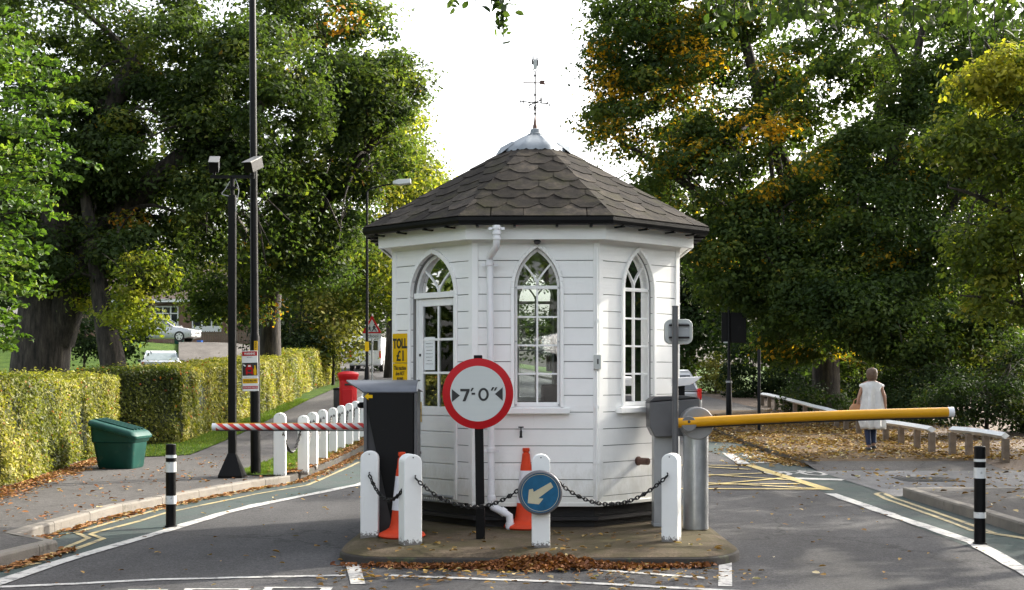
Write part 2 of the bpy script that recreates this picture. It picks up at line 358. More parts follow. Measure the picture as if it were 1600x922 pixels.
def at(x, y, z, rz=0): return Matrix.Translation((x, y, z)) @ Matrix.Rotation(rz, 4, 'Z') @ FACE

# ------------------------------------------------------------------ leaves
rng = np.random.default_rng(11)
SN = np.array(S)
def sunwin(P):                                  # leaves dropped along sun rays, shaping where sun lands on hedge, verge, road
    keep = np.ones(len(P), bool); r = rng.random(len(P))
    x, y, z = P.T
    q1 = y-SN[1]*x/SN[0]; q2 = z-SN[2]*x/SN[0]        # coordinates constant along a sun ray
    nz = np.sin(q1*1.9+1.3*np.sin(q2*1.7))+np.sin(q2*3.1+q1*.9+2)+.7*np.sin(q1*4.3-q2*2.3)
    hole = nz > -.55; nz2 = np.sin(q1*.8+1.1*np.sin(q2*2.1))+np.sin(q2*6.5+q1*.7)
    t = (x+7)/SN[0]; yy = y-SN[1]*t; zz = z-SN[2]*t; gh = .031*np.clip(yy-26, 0, 99)
    a = (t > 1.2) & (zz-gh > .1) & (zz-gh < 2.1) & (yy > 12) & (yy < 60); keep &= ~(a & hole & (r < .93))
    t = z/SN[2]; xx = x-SN[0]*t; yy = y-SN[1]*t
    a = (xx > -6.8) & (xx < -3.7) & (yy > 19) & (yy < 50); keep &= ~(a & hole & (r < .9))
    a = (xx > 5.3) & (xx < 8) & (yy > 22.5) & (yy < 33); keep &= ~(a & (nz > .9) & (r < .8))
    a = (xx > -6) & (xx < 5) & (yy > 8.5) & (yy < 20); keep &= ~(a & (nz2 > 1.25) & (r < .95))
    t = (x+6)/SN[0]; yy = y-SN[1]*t; zz = z-SN[2]*t
    a = (t > 1.5) & (zz > 1.8) & (zz < 6.5) & (yy > 12) & (yy < 19); keep &= ~(a & hole & (r < .9))
    t = (x+9.5)/SN[0]; yy = y-SN[1]*t; zz = z-SN[2]*t
    a = (t > 1.0) & (zz > 1.8) & (zz < 5.2) & (yy > 33) & (yy < 37.5); keep &= ~(a & (r < .96))
    return keep
def leafmesh(name, P, size, tint, m, up=.35, shape=6, var=.35, parent=None, flat=False, nrm=None):
    n = len(P)
    nz = rng.normal(size=(n, 3)); nz[:, 2] += up*2 if not flat else 6
    if nrm is not None: nz = nz*.7+nrm*1.2
    nz /= np.linalg.norm(nz, axis=1)[:, None]
    a = rng.normal(size=(n, 3)); a -= nz*(a*nz).sum(1)[:, None]; a /= np.linalg.norm(a, axis=1)[:, None]; b = np.cross(nz, a)
    L = (np.asarray(size)*(1+var*1.4*rng.uniform(-1, 1, n)))[:, None]; W = L*rng.uniform(.55, .8, n)[:, None]; fold = L*rng.uniform(.05, .22, n)[:, None]
    if shape == 6:
        pts = [-a*L*.5, -a*L*.18+b*W*.42+nz*fold, a*L*.22+b*W*.40+nz*fold, a*L*.55, a*L*.22-b*W*.40+nz*fold, -a*L*.18-b*W*.42+nz*fold]
        fc = [(0, 1, 2, 3), (0, 3, 4, 5)]
    else:
        pts = [-a*L*.5, b*W*.45+nz*fold, a*L*.5, -b*W*.45+nz*fold]; fc = [(0, 1, 2), (0, 2, 3)]
    k = len(pts); V = np.stack([P+q for q in pts], 1).reshape(-1, 3).astype(np.float32)
    nf = len(fc[0]); base = (np.arange(n)*k)[:, None, None]; I = (base+np.array(fc)[None]).reshape(-1).astype(np.int32)
    me = bpy.data.meshes.new(name); me.vertices.add(len(V)); me.vertices.foreach_set('co', V.ravel())
    me.loops.add(len(I)); me.loops.foreach_set('vertex_index', I)
    me.polygons.add(2*n); me.polygons.foreach_set('loop_start', np.arange(2*n, dtype=np.int32)*nf)
    at_ = me.attributes.new('tint', 'FLOAT', 'FACE'); at_.data.foreach_set('value', np.repeat(np.clip(tint, 0, 1), 2).astype(np.float32))
    me.materials.append(M[m]); me.update(calc_edges=True); me.validate()
    o = bpy.data.objects.new(name, me); COL.objects.link(o)
    if parent: o.parent = parent
    return o
def clusters(lobes):
    """lobes: (cx,cy,cz,rx,ry,rz,n) -> cluster centres biased to the outside of each lobe"""
    out = []
    for (cx, cy, cz, rx, ry, rz, n) in lobes:
        d = rng.normal(size=(n, 3)); d /= np.linalg.norm(d, axis=1)[:, None]; r = rng.uniform(.25, 1, n)**.45
        out.append(np.array([cx, cy, cz])+d*r[:, None]*np.array([rx, ry, rz]))
    return np.concatenate(out)
def crown_points(C, per, rad, flat=.55):
    n = len(C); k = rng.poisson(per, n); idx = np.repeat(np.arange(n), k)
    rr = rng.uniform(.6, 1.3, n)*rad
    dd = rng.normal(size=(len(idx), 3)); dl = np.linalg.norm(dd, axis=1)[:, None]; dd /= dl; q = rng.random(len(idx))[:, None]; ra = np.where(q < .80, .45+.45*rng.random(len(idx))[:, None], rng.random(len(idx))[:, None]*1.15)
    P = C[idx]+dd*ra*np.array([1, 1, flat])*rr[idx, None]; dd[:, 2] = dd[:, 2]*1.3+.35
    return P, idx, dd
def tree(name, label, trunk, lobes, m, per=60, rad=.8, size=.13, tint=(.3, .2), tbias=None, parent_loc=None, limbs=26, filt=True, group='trees', shape=4, cat='tree', keepfn=None, up=.35, flat=.55):
    """trunk: list of polylines [(pts, radii), ...] world coordinates"""
    b0 = Vector(trunk[0][0][0]); t = thing(name, label, cat, b0, 0, group)
    C = clusters(lobes)
    if keepfn is not None: C = C[keepfn(C)]
    mb = MB(Matrix.Translation(-b0))
    for pts, rad_ in trunk: mb.tube(smoothpts(pts), interp(rad_, len(smoothpts(pts))), 12)
    joints = [(Vector(p), r_) for pts, rs in trunk for p, r_ in list(zip(pts, rs))[len(pts)//2:]]
    for i in rng.choice(len(C), min(limbs, len(C)), replace=False):
        e = Vector(C[i]); j, jr = min(joints, key=lambda q: (q[0]-e).length+random.random()*2)
        mid = j.lerp(e, .5)+Vector((random.uniform(-.4, .4), random.uniform(-.4, .4), random.uniform(.1, .7)))
        L = (e-j).length; r0 = min(jr*.55, .03+.018*L)
        pp = smoothpts([j, mid, e]); mb.tube(pp, interp([r0, r0*.6, .012], len(pp)), 6)
        for k in range(2):
            q = pp[len(pp)*2//3]; e2 = q+Vector((random.uniform(-1, 1), random.uniform(-1, 1), random.uniform(-.3, .7)))*.9
            mb.tube([q, q.lerp(e2, .5)+Vector((0, 0, .08)), e2], [r0*.3, r0*.2, .008], 5)
    mb.build('trunk', 'bark', t, smooth=True)
    P, idx, ND = crown_points(C, per, rad, flat)
    ct = rng.normal(tint[0], tint[1], len(C))
    if tbias is not None: ct = ct+tbias(C)
    T = ct[idx]+rng.normal(0, .12, len(P))
    if filt: k = sunwin(P); P = P[k]; T = T[k]; ND = ND[k]
    leafmesh('crown', P-np.array(b0), size, T, m, up=up, shape=shape, parent=t, nrm=ND)
    return t
def smoothpts(pts, n=4):
    pts = [Vector(p) for p in pts]
    if len(pts) < 3: return pts
    out = []
    for i in range(len(pts)-1):
        p0 = pts[max(i-1, 0)]; p1 = pts[i]; p2 = pts[i+1]; p3 = pts[min(i+2, len(pts)-1)]
        for k in range(n):
            t = k/n; out.append(.5*((2*p1)+(p2-p0)*t+(2*p0-5*p1+4*p2-p3)*t*t+(3*p1-p0-3*p2+p3)*t**3))
    out.append(pts[-1]); return out
def interp(rs, n): return list(np.interp(np.linspace(0, 1, n), np.linspace(0, 1, len(rs)), rs))
# ------------------------------------------------------------------ ground sheets
def curve(pts): 
    ys = [p[0] for p in pts]; xs = [p[1] for p in pts]
    return lambda y: float(np.interp(y, ys, xs))
KL = curve([(-30, -4.6), (10, -4.35), (11.9, -4.02), (12.05, -4.02), (12.35, -4.60), (13.1, -4.58), (15.1, -4.42), (16.2, -4.16), (18.6, -3.54), (19.3, -3.20), (23, -3.02), (26.5, -2.94), (40, -3.5), (60, -5.5), (80, -8.5), (100, -12.5), (160, -34)])
KR = curve([(-30, 5.04), (40, 5.04), (60, 4.6), (80, 2.5), (100, -2), (160, -20)])
def rows(a, b):
    r = [a]; y = a
    while y < b-1e-6:
        y = min(b, y+(.25 if 8 < y < 28 else 1.0 if y < 60 else 3)); r.append(y)
    return r
def sheet(name, xl, xr, ys, dz, m, nc=4, skirt=0, label=None):
    mb = MB(); n = nc+1
    for y in ys:
        a, b = xl(y), xr(y)
        for j in range(n): x = a+(b-a)*j/nc; mb.v.append((x, y, h(x, y)+(dz(y) if callable(dz) else dz)))
    for i in range(len(ys)-1):
        for j in range(nc): mb.f.append((i*n+j, i*n+j+1, (i+1)*n+j+1, (i+1)*n+j)); mb.m.append(0); mb.t.append(0)
    return struct(mb.build(name, m, fixn=False))
c_ = lambda v: (lambda y: v)
# terrain: one sheet to the horizon
def terrain():
    xs = sorted(set(list(np.arange(-30, 30.1, 1.5))+[-400, -250, -150, -90, -60, -45, 45, 60, 90, 150, 250, 400])); ys = sorted(set(list(np.arange(-24, 120, 1.5))+[-400, -200, -90, -40, 135, 160, 200, 280, 400, 700]))
    mb = MB()
    for y in ys:
        for x in xs:
            z = h(x, y); und = sst(9.5, 8.2, abs(x+(0 if y < 40 else (y-40)*.14)))
            z -= .07+.15*und
            if x > 8 and y > 22: z += .12
            mb.v.append((x, y, z))
    n = len(xs)
    for i in range(len(ys)-1):
        for j in range(n-1): mb.f.append((i*n+j, i*n+j+1, (i+1)*n+j+1, (i+1)*n+j)); mb.m.append(0); mb.t.append(0)
    return struct(mb.build('ground', 'grass', smooth=True, fixn=False))
terrain()
sheet('road', lambda y: KL(y)-.02, lambda y: KR(y)+.02, rows(-30, 160), 0, 'road', 6)
K = .12
def kerb(name, xf, ys, wid, m, gap=.9, K=.12):
    mb = MB(); n = 0
    prev = ys[0]
    segs = []; y = ys[0]
    while y < ys[-1]-1e-6:
        y2 = min(ys[-1], y+(gap if y < 35 else 3)); segs.append((y, y2)); y = y2
    for a, b in segs:
        sub = max(1, int((b-a)/.23)); jj = random.uniform(-.004, .004)
        ring = []
        for i in range(sub+1):
            y = a+.004+(b-a-.008)*i/sub; x = xf(y); z = h(x, y); x0, x1 = (x, x+wid)
            c = .018*(1 if wid > 0 else -1)
            ring.append([(x0, y, z-.08), (x0+c*.3, y, z+K-.018+jj), (x0+c, y, z+K+jj+.002), (x1, y, z+K+jj+.002), (x1, y, z-.08)])
        vs = [p for r_ in ring for p in r_]; k = 5; fs = []
        for i in range(sub):
            for j in range(k-1): fs.append((i*k+j, i*k+j+1, (i+1)*k+j+1, (i+1)*k+j))
        fs += [tuple(range(k)), tuple(sub*k+j for j in range(k))]; mb.add(vs, fs)
    return struct(mb.build(name, m))
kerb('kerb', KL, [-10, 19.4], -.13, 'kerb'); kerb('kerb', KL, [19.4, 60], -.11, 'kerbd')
kerb('kerb', KR, [-10, 17.3], .13, 'kerb')
kerb('kerb', KR, [22.9, 60], .13, 'kerbm', K=.095)
sheet('driveway', lambda y: -.248*y, lambda y: -10.2-.02*y, rows(70, 88), .09, asphalt('drive_asphalt', (.085, .078, .072), .4, .35), 8)  # slightly pale, warm grey asphalt for the far drive
HX = curve([(-30, -6.2), (14, -6.2), (17.2, -6.6), (19, -6.8), (22.9, -7.3), (25.6, -7.45), (26.9, -6.75), (48, -7.3), (60, -7.6), (80, -10), (160, -40)])
PL = curve([(20, -7.4), (23.0, -7.1), (23.9, -5.75), (36, -6.35), (45, -6.8), (60, -7.3), (80, -10.2), (160, -38)])
PR = curve([(-30, 0), (19.2, 0), (19.6, -.75), (24, -.95), (30, -1.0), (42, -.5), (50, 0), (160, 0)])       # width of verge beside the kerb
sheet('pavement', lambda y: HX(y)-.1, lambda y: KL(y)-.13, rows(-30, 20), K-.003, 'pave', 4)
sheet('pavement', PL, lambda y: KL(y)-.13+PR(y), rows(20, 160), K-.003, 'pave', 4)
sheet('verge', lambda y: HX(y)-.3, PL, rows(22.5, 80), K+.012, 'grass', 3)
sheet('verge', lambda y: KL(y)-.13+PR(y), lambda y: KL(y)-.13, rows(19.3, 50), K+.016, 'grass', 3)
sheet('pavement', lambda y: KR(y)+.13, c_(14), rows(-30, 17.35), K-.003, 'pave', 4)
sheet('driveway', c_(4.95), c_(16), rows(17.35, 21.9), .010, 'apron', 6)
rampz = lambda y: .012+(K-.015)*sst(21.8, 23.6, y)
sheet('pavement', lambda y: KR(y)+(.13 if y > 23 else -.06), lambda y: KR(y)+3.0, rows(21.9, 23), rampz, 'pave', 4); sheet('pavement', lambda y: KR(y)+.13, lambda y: KR(y)+3.0, rows(23, 42), rampz, 'pave_leaf', 4); sheet('pavement', lambda y: KR(y)+.13, lambda y: KR(y)+3.0, rows(42, 160), rampz, 'pave', 4)
sheet('soil', lambda y: KR(y)+3.0, c_(30), rows(21.9, 60), lambda y: rampz(y)+.003, 'soil', 8)
sheet('soil', lambda y: HX(y)-1.6, lambda y: HX(y)+.12, rows(10, 24), K+.006, 'soil', 3)
# kerb stones across the two ends of the driveway mouth
mb = MB()
for i in range(9): mb.box((5.05+i*.95, 17.25, -.05), (5.05+i*.95+.94, 17.38, .122))
struct(mb.build('kerb', 'kerb', bevel=.012))
# drain cover in driveway
# cycle lanes (worn green surface) 4 mm above the road
LWL = curve([(9, -4.05), (10.28, -3.91), (11.47, -3.8), (12.6, -3.65), (13.57, -3.49), (15.3, -3.29), (16.2, -3.09), (19.2, -2.19), (24, -1.75), (30, -1.7), (50, -2)])
sheet('cycle_lane', lambda y: KL(y), LWL, rows(9, 50), .004, 'cycle', 4)
sheet('cycle_lane', c_(4.2), lambda y: min(KR(y), 5.04), rows(9, 17.5), .004, 'cycle', 2)
sheet('cycle_lane', lambda y: float(np.interp(y, [17.5, 30], [4.2, 3.85])), c_(5.02), rows(17.5, 30), .004, 'cycle', 2)
def stripe(mb, pts, wd, dz=.008, wob=.0):
    pts = [Vector((x, y, 0)) for x, y in pts]; L = []; 
    dense = []
    for a, b in zip(pts, pts[1:]):
        k = max(1, int((b-a).length/.35)); dense += [a.lerp(b, i/k) for i in range(k)]
    dense.append(pts[-1]); k = len(dense)
    for i, p in enumerate(dense):
        d = (dense[min(i+1, k-1)]-dense[max(i-1, 0)]).normalized(); nrm = Vector((-d.y, d.x, 0))
        for s_ in (-1, 1):
            q = p+nrm*s_*(wd/2+random.uniform(-wob, wob)); L.append((q.x, q.y, h(q.x, q.y)+dz))
    mb.add(L, [(2*i, 2*i+2, 2*i+3, 2*i+1) for i in range(k-1)])
def gp(*pp): return [G(a, b) for a, b in pp]
mk = MB()
stripe(mk, [(LWL(y), y) for y in np.arange(9.2, 30, .5)], .15, .009, .018)
stripe(mk, gp((1297, 772), (1400, 808), (1522, 849), (1600, 893), (1660, 930)), .15, .009, .012)
stripe(mk, gp((-30, 920), (0, 918), (120, 913), (240, 906.5), (380, 903), (540, 900)), .085, .006, .004)
stripe(mk, gp((686, 879.5), (900, 889), (1104, 904)), .085, .006, .004)
stripe(mk, gp((609, 900), (900, 911), (1087, 921), (1200, 927)), .085, .006, .004)
def quad(mb, pp, dz=.006): 
    g = [G(a, b) for a, b in pp]; mb.add([(x, y, h(x, y)+dz) for x, y in g], [(0, 1, 2, 3)])
quad(mk, [(537.5, 873.5), (560, 873.5), (571, 913.5), (548, 913.5)])
quad(mk, [(1124, 864), (1143, 864), (1144, 917), (1122, 917)])
# lettering boxes at the very bottom of the frame (upper strokes of painted letters)
for a, b, yy in ((288, 392, 921.5), (413, 520, 919.5), (200, 262, 923)):
    x0, y0 = G(a, yy); x1, y1 = G(b, yy)
    stripe(mk, [(x0, y0), (x1, y1)], .04, .007, .008); stripe(mk, [(x0+.04, y0-.03), (x0+.04, y0-.9)], .06, .007); stripe(mk, [(x1-.04, y0-.03), (x1-.04, y0-.9)], .08, .007)
# right hand cycle lane: long dash, cycle symbols and arrow-like dashes
quad(mk, [(1128, 711), (1142, 711), (1172, 726), (1152, 726)], .009)
def cyc(mb, cx, cy, s=1.0):
    for dx in (-.28, .28):
        ring = [(cx+dx*s+.17*s*math.cos(a), cy+.42*s*math.sin(a)) for a in np.linspace(0, 2*math.pi, 17)]
        stripe(mb, ring, .085, .010)
    stripe(mb, [(cx-.28*s, cy), (cx-.1*s, cy+.35*s), (cx+.18*s, cy+.35*s), (cx+.28*s, cy)], .08, .0104)
    stripe(mb, [(cx-.28*s, cy), (cx, cy-.05), (cx+.18*s, cy+.35*s)], .05, .0108)
    stripe(mb, [(cx+.18*s, cy+.35*s), (cx+.16*s, cy+.55*s), (cx+.3*s, cy+.6*s)], .05, .0112)
cx, cy = G(1245, 741); cyc(mk, cx, cy+.1, 1)
cx, cy = G(1207, 717); cyc(mk, cx, cy+.4, 1)
stripe(mk, gp((1240, 748), (1318, 750.5)), .28, .010, .03)
stripe(mk, gp((1180, 724), (1222, 725.5)), .28, .010, .03)
cx, cy = G(470, 770)
struct(mk.build('road_marking', 'mark', fixn=False)); 
my = MB()
A = [(560, 716), (476, 752), (400, 766), (300, 784), (260, 794), (200, 810), (130, 830), (118, 833), (139, 842), (120, 850), (75, 867)]
B = [(562, 724), (480, 759), (400, 773), (265, 801), (215, 816), (150, 833), (141, 836), (161, 843), (135, 853), (98, 866)]
for P_ in (A, B, [(63, 873), (0, 884), (-40, 894)], [(62, 881), (0, 893), (-40, 904)]): stripe(my, gp(*P_), .06, .0095, .006)
Xl = [(KL(y)+.30, y) for y in np.arange(26, 45, 1)]; stripe(my, Xl, .06, .0095)
stripe(my, gp((1389, 771), (1374, 771), (1369, 773), (1385, 781), (1475, 813), (1519, 830), (1600, 843), (1660, 858)), .06, .0095, .006)
stripe(my, gp((1402, 770), (1390, 770), (1384, 773), (1400, 780), (1475, 806), (1556, 835), (1640, 847)), .06, .0095, .006)
stripe(my, gp((1205, 711), (1248, 729)), .06, .0095); stripe(my, gp((1190, 711), (1233, 729)), .06, .0095)
struct(my.build('road_marking', 'marky', fixn=False))
mb = MB()
stripe(mb, gp((1170, 728), (1294, 766.5)), .17, .0120)
stripe(mb, [(1.2, 23.2), G(1172, 729)], .12, .0124); stripe(mb, [(1.2, 18.55), G(1290, 765.5)], .12, .0128)
for a, b in (((1100, 744), (1205, 740)), ((1100, 742), (1233, 751)), ((1100, 758), (1250, 757)), ((1100, 755), (1285, 765)), ((1100, 731), (1172, 735)), ((1100, 759), (1225, 748))):
    stripe(mb, gp(a, b), .10, .0132+random.random()*.002)
struct(mb.build('road_marking', 'marky2', fixn=False))
# traffic island
def isl_outline():
    x0, x1, y0, y1 = -1.45, 1.98, 11.13, 17.2; out = []
    out += [(x0, y1)]
    out += [(x0-.02, 13), (x0-.05, 12.0)]
    for a in np.linspace(180, 262, 8): out.append((x0+.42+.46*math.cos(R(a)), 11.6+.49*math.sin(R(a))))
    for t in np.linspace(0, 1, 9)[1:-1]: out.append((x0+.4+(x1-x0-.9)*t, 11.10-.05*math.sin(math.pi*t)))
    for a in np.linspace(-80, 0, 8): out.append((x1-.5+.5*math.cos(R(a)), 11.75+.66*math.sin(R(a))))
    out += [(x1, 13), (x1, y1)]
    for a in np.linspace(20, 160, 9): out.append(((x0+x1)/2+(x1-x0)/2*math.cos(R(a)), y1+1.0*math.sin(R(a))))
    return out
O = isl_outline(); k = len(O); cx = sum(p[0] for p in O)/k; cy = sum(p[1] for p in O)/k
def inset(p, d): v = Vector((p[0]-cx, p[1]-cy)); L = v.length; return (cx+v.x*(L-d)/L, cy+v.y*(L-d)/L)
mb = MB(); vs = [(x, y, -.05) for x, y in O]+[(*inset(p, .006), K-.06) for p in O]+[(*inset(p, .014), K-.050) for p in O]+[(*inset(p, .05), K-.040) for p in O]
fs = [(r*k+i, r*k+(i+1) % k, (r+1)*k+(i+1) % k, (r+1)*k+i) for r in range(3) for i in range(k)]
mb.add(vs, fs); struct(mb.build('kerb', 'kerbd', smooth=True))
mb = MB(); mb.add([(*inset(p, .030), K-.042) for p in O]+[(*inset(p, .12), K-.018) for p in O]+[(*inset(p, .28), K) for p in O], [tuple(2*k+i for i in range(k))]+[(r_*k+i, r_*k+(i+1) % k, (r_+1)*k+(i+1) % k, (r_+1)*k+i) for r_ in range(2) for i in range(k)]); struct(mb.build('island_paving', 'isl', fixn=False))

# ------------------------------------------------------------------ toll booth
BX, BY, BR, ROT = .251, 14.3, 1.573, -R(.97)
booth = thing('toll_booth', 'white octagonal weatherboarded toll booth with slate roof in the middle of the road', 'toll booth', (BX, BY, K), ROT)
AP, HS = BR*math.cos(R(22.5)), BR*math.sin(R(22.5))
ZB = K                                          # everything below is given in world heights, stored relative to the island top
def fm(k):                                      # face matrix: local x = right, y = inward, z = up
    a = -90+45*k; return Matrix.Rotation(R(a+90), 4, 'Z') @ Matrix.Translation((0, -AP, -ZB))
def halfw(op, z):
    w_, z0, zs, za = op
    if z < z0 or z > za: return 0
    if z <= zs: return w_
    hh = za-zs; Rr = (w_*w_+hh*hh)/(2*w_); return max(0, math.sqrt(max(0, Rr*Rr-(z-zs)**2))-(Rr-w_))
def panel(mb, W0, W1, z0, z1, op, ou, d0, d1):
    lv = [z0, z1]
    if op:
        for q in (op[1], op[2]): lv.append(q)
        lv += list(np.linspace(op[2], op[3], 13))
    lv = sorted(set(round(q, 5) for q in lv if z0-1e-6 <= q <= z1+1e-6))
    for a, b in zip(lv, lv[1:]):
        m_ = (a+b)/2
        wa = wb = 0
        if op and op[1] < m_ < op[3]: wa = halfw(op, max(a, op[1]+1e-6)); wb = halfw(op, min(b, op[3]))
        if wa == 0 and wb == 0: segs = [((W0, W0), (W1, W1))]
        else: segs = [((W0, W0), (ou-wa, ou-wb)), ((ou+wa, ou+wb), (W1, W1))]
        for (la, lb), (ra, rb) in segs:
            vs = [(la, d0, a), (ra, d0, a), (rb, d0, b), (lb, d0, b), (la, d1, a), (ra, d1, a), (rb, d1, b), (lb, d1, b)]
            mb.add(vs, [(0, 1, 2, 3), (7, 6, 5, 4), (0, 4, 5, 1), (1, 5, 6, 2), (2, 6, 7, 3), (3, 7, 4, 0)])
def outline(op, ou, off, n=12, closed_bottom=True):
    w_, z0, zs, za = op; L = []
    zz = [z0]+list(zs+(za-zs)*np.linspace(0, 1, n)**.8)
    o2 = (w_+off, z0, zs, za+off*1.25)
    zz = [z0]+list(zs+(o2[3]-zs)*np.linspace(0, 1, n)**.8)
    L = [(ou-halfw(o2, z), z) for z in zz]; Rr = [(ou+halfw(o2, z), z) for z in reversed(zz[:-1])]
    return L+Rr
def band(mb, op, ou, o0, o1, d0, d1):
    a = outline(op, ou, o0); b = outline(op, ou, o1); k = len(a)
    for i in range(k-1):
        q = [a[i], a[i+1], b[i+1], b[i]]
        mb.add([(x, d0, z) for x, z in q]+[(x, d1, z) for x, z in q], [(0, 1, 2, 3), (7, 6, 5, 4), (0, 4, 5, 1), (1, 5, 6, 2), (2, 6, 7, 3), (3, 7, 4, 0)])
def strip2d(mb, pts, wd, d0, d1):
    k = len(pts); A_, B_ = [], []
    for i, p in enumerate(pts):
        q0 = Vector(pts[max(i-1, 0)]); q1 = Vector(pts[min(i+1, k-1)]); d = (q1-q0).normalized(); nn = Vector((-d.y, d.x))*wd/2
        A_.append(Vector(p)+nn); B_.append(Vector(p)-nn)
    for i in range(k-1):
        q = [A_[i], A_[i+1], B_[i+1], B_[i]]
        mb.add([(v.x, d0, v.y) for v in q]+[(v.x, d1, v.y) for v in q], [(0, 1, 2, 3), (7, 6, 5, 4), (0, 4, 5, 1), (1, 5, 6, 2), (2, 6, 7, 3), (3, 7, 4, 0)])
WT = 2.90
WIN = (.218, 1.275, 2.41, 2.80); DOOR = (.33, .37, 2.36, 2.78)
faces = {0: (WIN, .015), 7: (DOOR, .02), 1: (WIN, -.03), 2: (WIN, 0), 3: (WIN, 0), 4: (WIN, 0), 5: (WIN, 0), 6: (WIN, 0)}
wallb, wallg, inner, trim = MB(), MB(), MB(), MB()
lines = [2.677-.1612*k for k in range(15)]
edges = [WT]+lines+[.346]
for k, (op, ou) in faces.items():
    Fm = fm(k)
    for mb_ in (wallb, wallg, inner, trim): mb_.mt = Fm
    panel(wallg, -HS+.006, HS-.006, .346, WT, op, ou, .022, .04)
    panel(inner, -HS+.03, HS-.03, .346, WT, op, ou, .041, .075)
    for a, b in zip(edges, edges[1:]):
        if a-b < .03: continue
        panel(wallb, -HS+.05, HS-.05, b+.0036, a-.0036, op, ou, 0, .021)
    for sx in (-1, 1):                          # corner boards
        x0, x1 = sorted((sx*(HS-.052), sx*(HS+.008))); trim.box((x0, -.012, .34), (x1, .02, WT))
    band(trim, op, ou, 0, .035, -.03, -.001) if op is WIN else band(trim, op, ou, 0, .04, -.025, -.001)
    trim.box((-HS-.01, -.018, .325), (HS+.01, .02, .362)) if k != 7 else None
    if op is WIN:
        trim.box((ou-.32, -.065, 1.212), (ou+.31, .03, 1.268))
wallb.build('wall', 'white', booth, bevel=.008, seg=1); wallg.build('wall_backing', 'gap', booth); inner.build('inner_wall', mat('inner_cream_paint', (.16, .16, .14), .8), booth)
trim.build('trim', 'white', booth, bevel=.004, seg=1)
# windows
def arch_window(k, op, ou, name='window'):
    w_, z0, zs, za = op; mb = MB(fm(k)); d0, d1 = .045, .075
    band(mb, (w_-.027, z0+.04, zs, za-.035), ou, 0, .026, d0-.01, d1)
    mb.box((ou-w_+.002, d0-.012, z0), (ou+w_-.002, d1, z0+.045))
    gz0, gz1 = z0+.045, zs+.01
    mb.box((ou-w_+.02, d0-.01, zs-.005), (ou+w_-.02, d1, zs+.028))
    mb.box((ou-.0095, d0, gz0), (ou+.0095, d1, zs))
    for i in (1, 2, 3): zc = gz0+(zs-gz0)*i/4; mb.box((ou-w_+.02, d0+.002, zc-.009), (ou+w_-.02, d1, zc+.009))
    # Y tracery
    hh = za-zs; 
    for s_ in (-1, 1):
        pts = [(ou+s_*.74*w_*(max(0, (t-.15)/.85)**1.25), zs+.02+(hh-.14)*t) for t in np.linspace(0, 1, 10)]
        strip2d(mb, pts, .019, d0, d1)
    root = mb.build(name, 'white', booth, bevel=.002, seg=1)
    g = MB(fm(k)); pts = outline((w_-.02, z0+.01, zs, za-.02), ou, 0); g.add([(x, (d0+d1)/2, z) for x, z in pts], [tuple(range(len(pts)))]); g.build('glass', 'glass', root)
    if k in (0, 1):
        for x in (-1, 1):
            for z in (z0+.02, (z0+zs)/2+.06, zs+.01): b = MB(fm(k)); b.cbox((ou+x*(w_-.014), d0-.015, z), (.014, .008, .014)); b.build('screw', 'steel', root)
    return root
for k in (0, 1, 2, 3, 4, 5, 6): arch_window(k, WIN, faces[k][1])
# door with fanlight
mb = MB(fm(7)); op, ou = DOOR, .02; w_ = .33
band(mb, (w_-.035, .38, 2.36, 2.745), ou, 0, .034, .055, .10)
mb.box((ou-w_-.01, .03, 2.345), (ou+w_, .10, 2.40))
for s_ in (-1, 1):
    strip2d(mb, [(ou+s_*.5*w_*1.5*(t**1.5), 2.40+.25*t) for t in np.linspace(0, 1, 8)], .022, .07, .095)
fan = mb.build('fanlight', 'white', booth, bevel=.002, seg=1)
g = MB(fm(7)); pts = outline((w_-.03, 2.38, 2.40, 2.75), ou, 0); g.add([(x, .08, z) for x, z in pts], [tuple(range(len(pts)))]); g.build('glass', 'glass', fan)
mb = MB(fm(7)); X0, X1 = ou-w_+.036, ou+w_-.036; dz0, dz1, gz = .385, 2.34, 1.27
mb.box((X0, .06, gz), (X0+.065, .10, dz1)); mb.box((X1-.065, .06, gz), (X1, .10, dz1)); mb.box((X0+.066, .06, dz1-.075), (X1-.066, .10, dz1-.001)); mb.box((X0, .06, gz-.09), (X1, .10, gz-.001))
mb.box(((X0+X1)/2-.012, .066, gz), ((X0+X1)/2+.012, .094, dz1-.076))
for i in (1, 2): zc = gz+(dz1-.075-gz)*i/3; mb.box((X0+.066, .068, zc-.012), (X1-.066, .092, zc+.012))
z = gz-.092; i = 0
while z > dz0+.02: z1_ = max(dz0, z-.157); mb.box((X0, .062, z1_+.003), (X1, .09, z-.004)); z = z1_
mb.box((X0+.002, .088, dz0), (X1-.002, .1, gz-.09))
door = mb.build('door', 'white', booth, bevel=.003, seg=1)
g = MB(fm(7)); g.box((X0+.064, .079, gz), (X1-.064, .083, dz1-.075)); g.build('glass', 'glass', door)
hd = MB(fm(7)); hd.box((X0+.012, .052, 1.11), (X0+.05, .06, 1.31)); hd.tube([(X0+.03, .06, 1.235), (X0+.03, .01, 1.235), (X0-.03, .008, 1.235), (X0-.06, .008, 1.238)], .008, 8); hd.build('handle', 'brass', door, smooth=True)
for z_ in (1.78, .80): hd = MB(fm(7)); hd.cbox((X0+.03, .056, z_), (.018, .012, .026)); hd.build('lock', 'iron', door)
pn = MB(fm(7)); pn.box((X0+.075, .072, 1.63), (X0+.075+.16, .0765, 1.96)); pn.build('notice', 'paper', door)
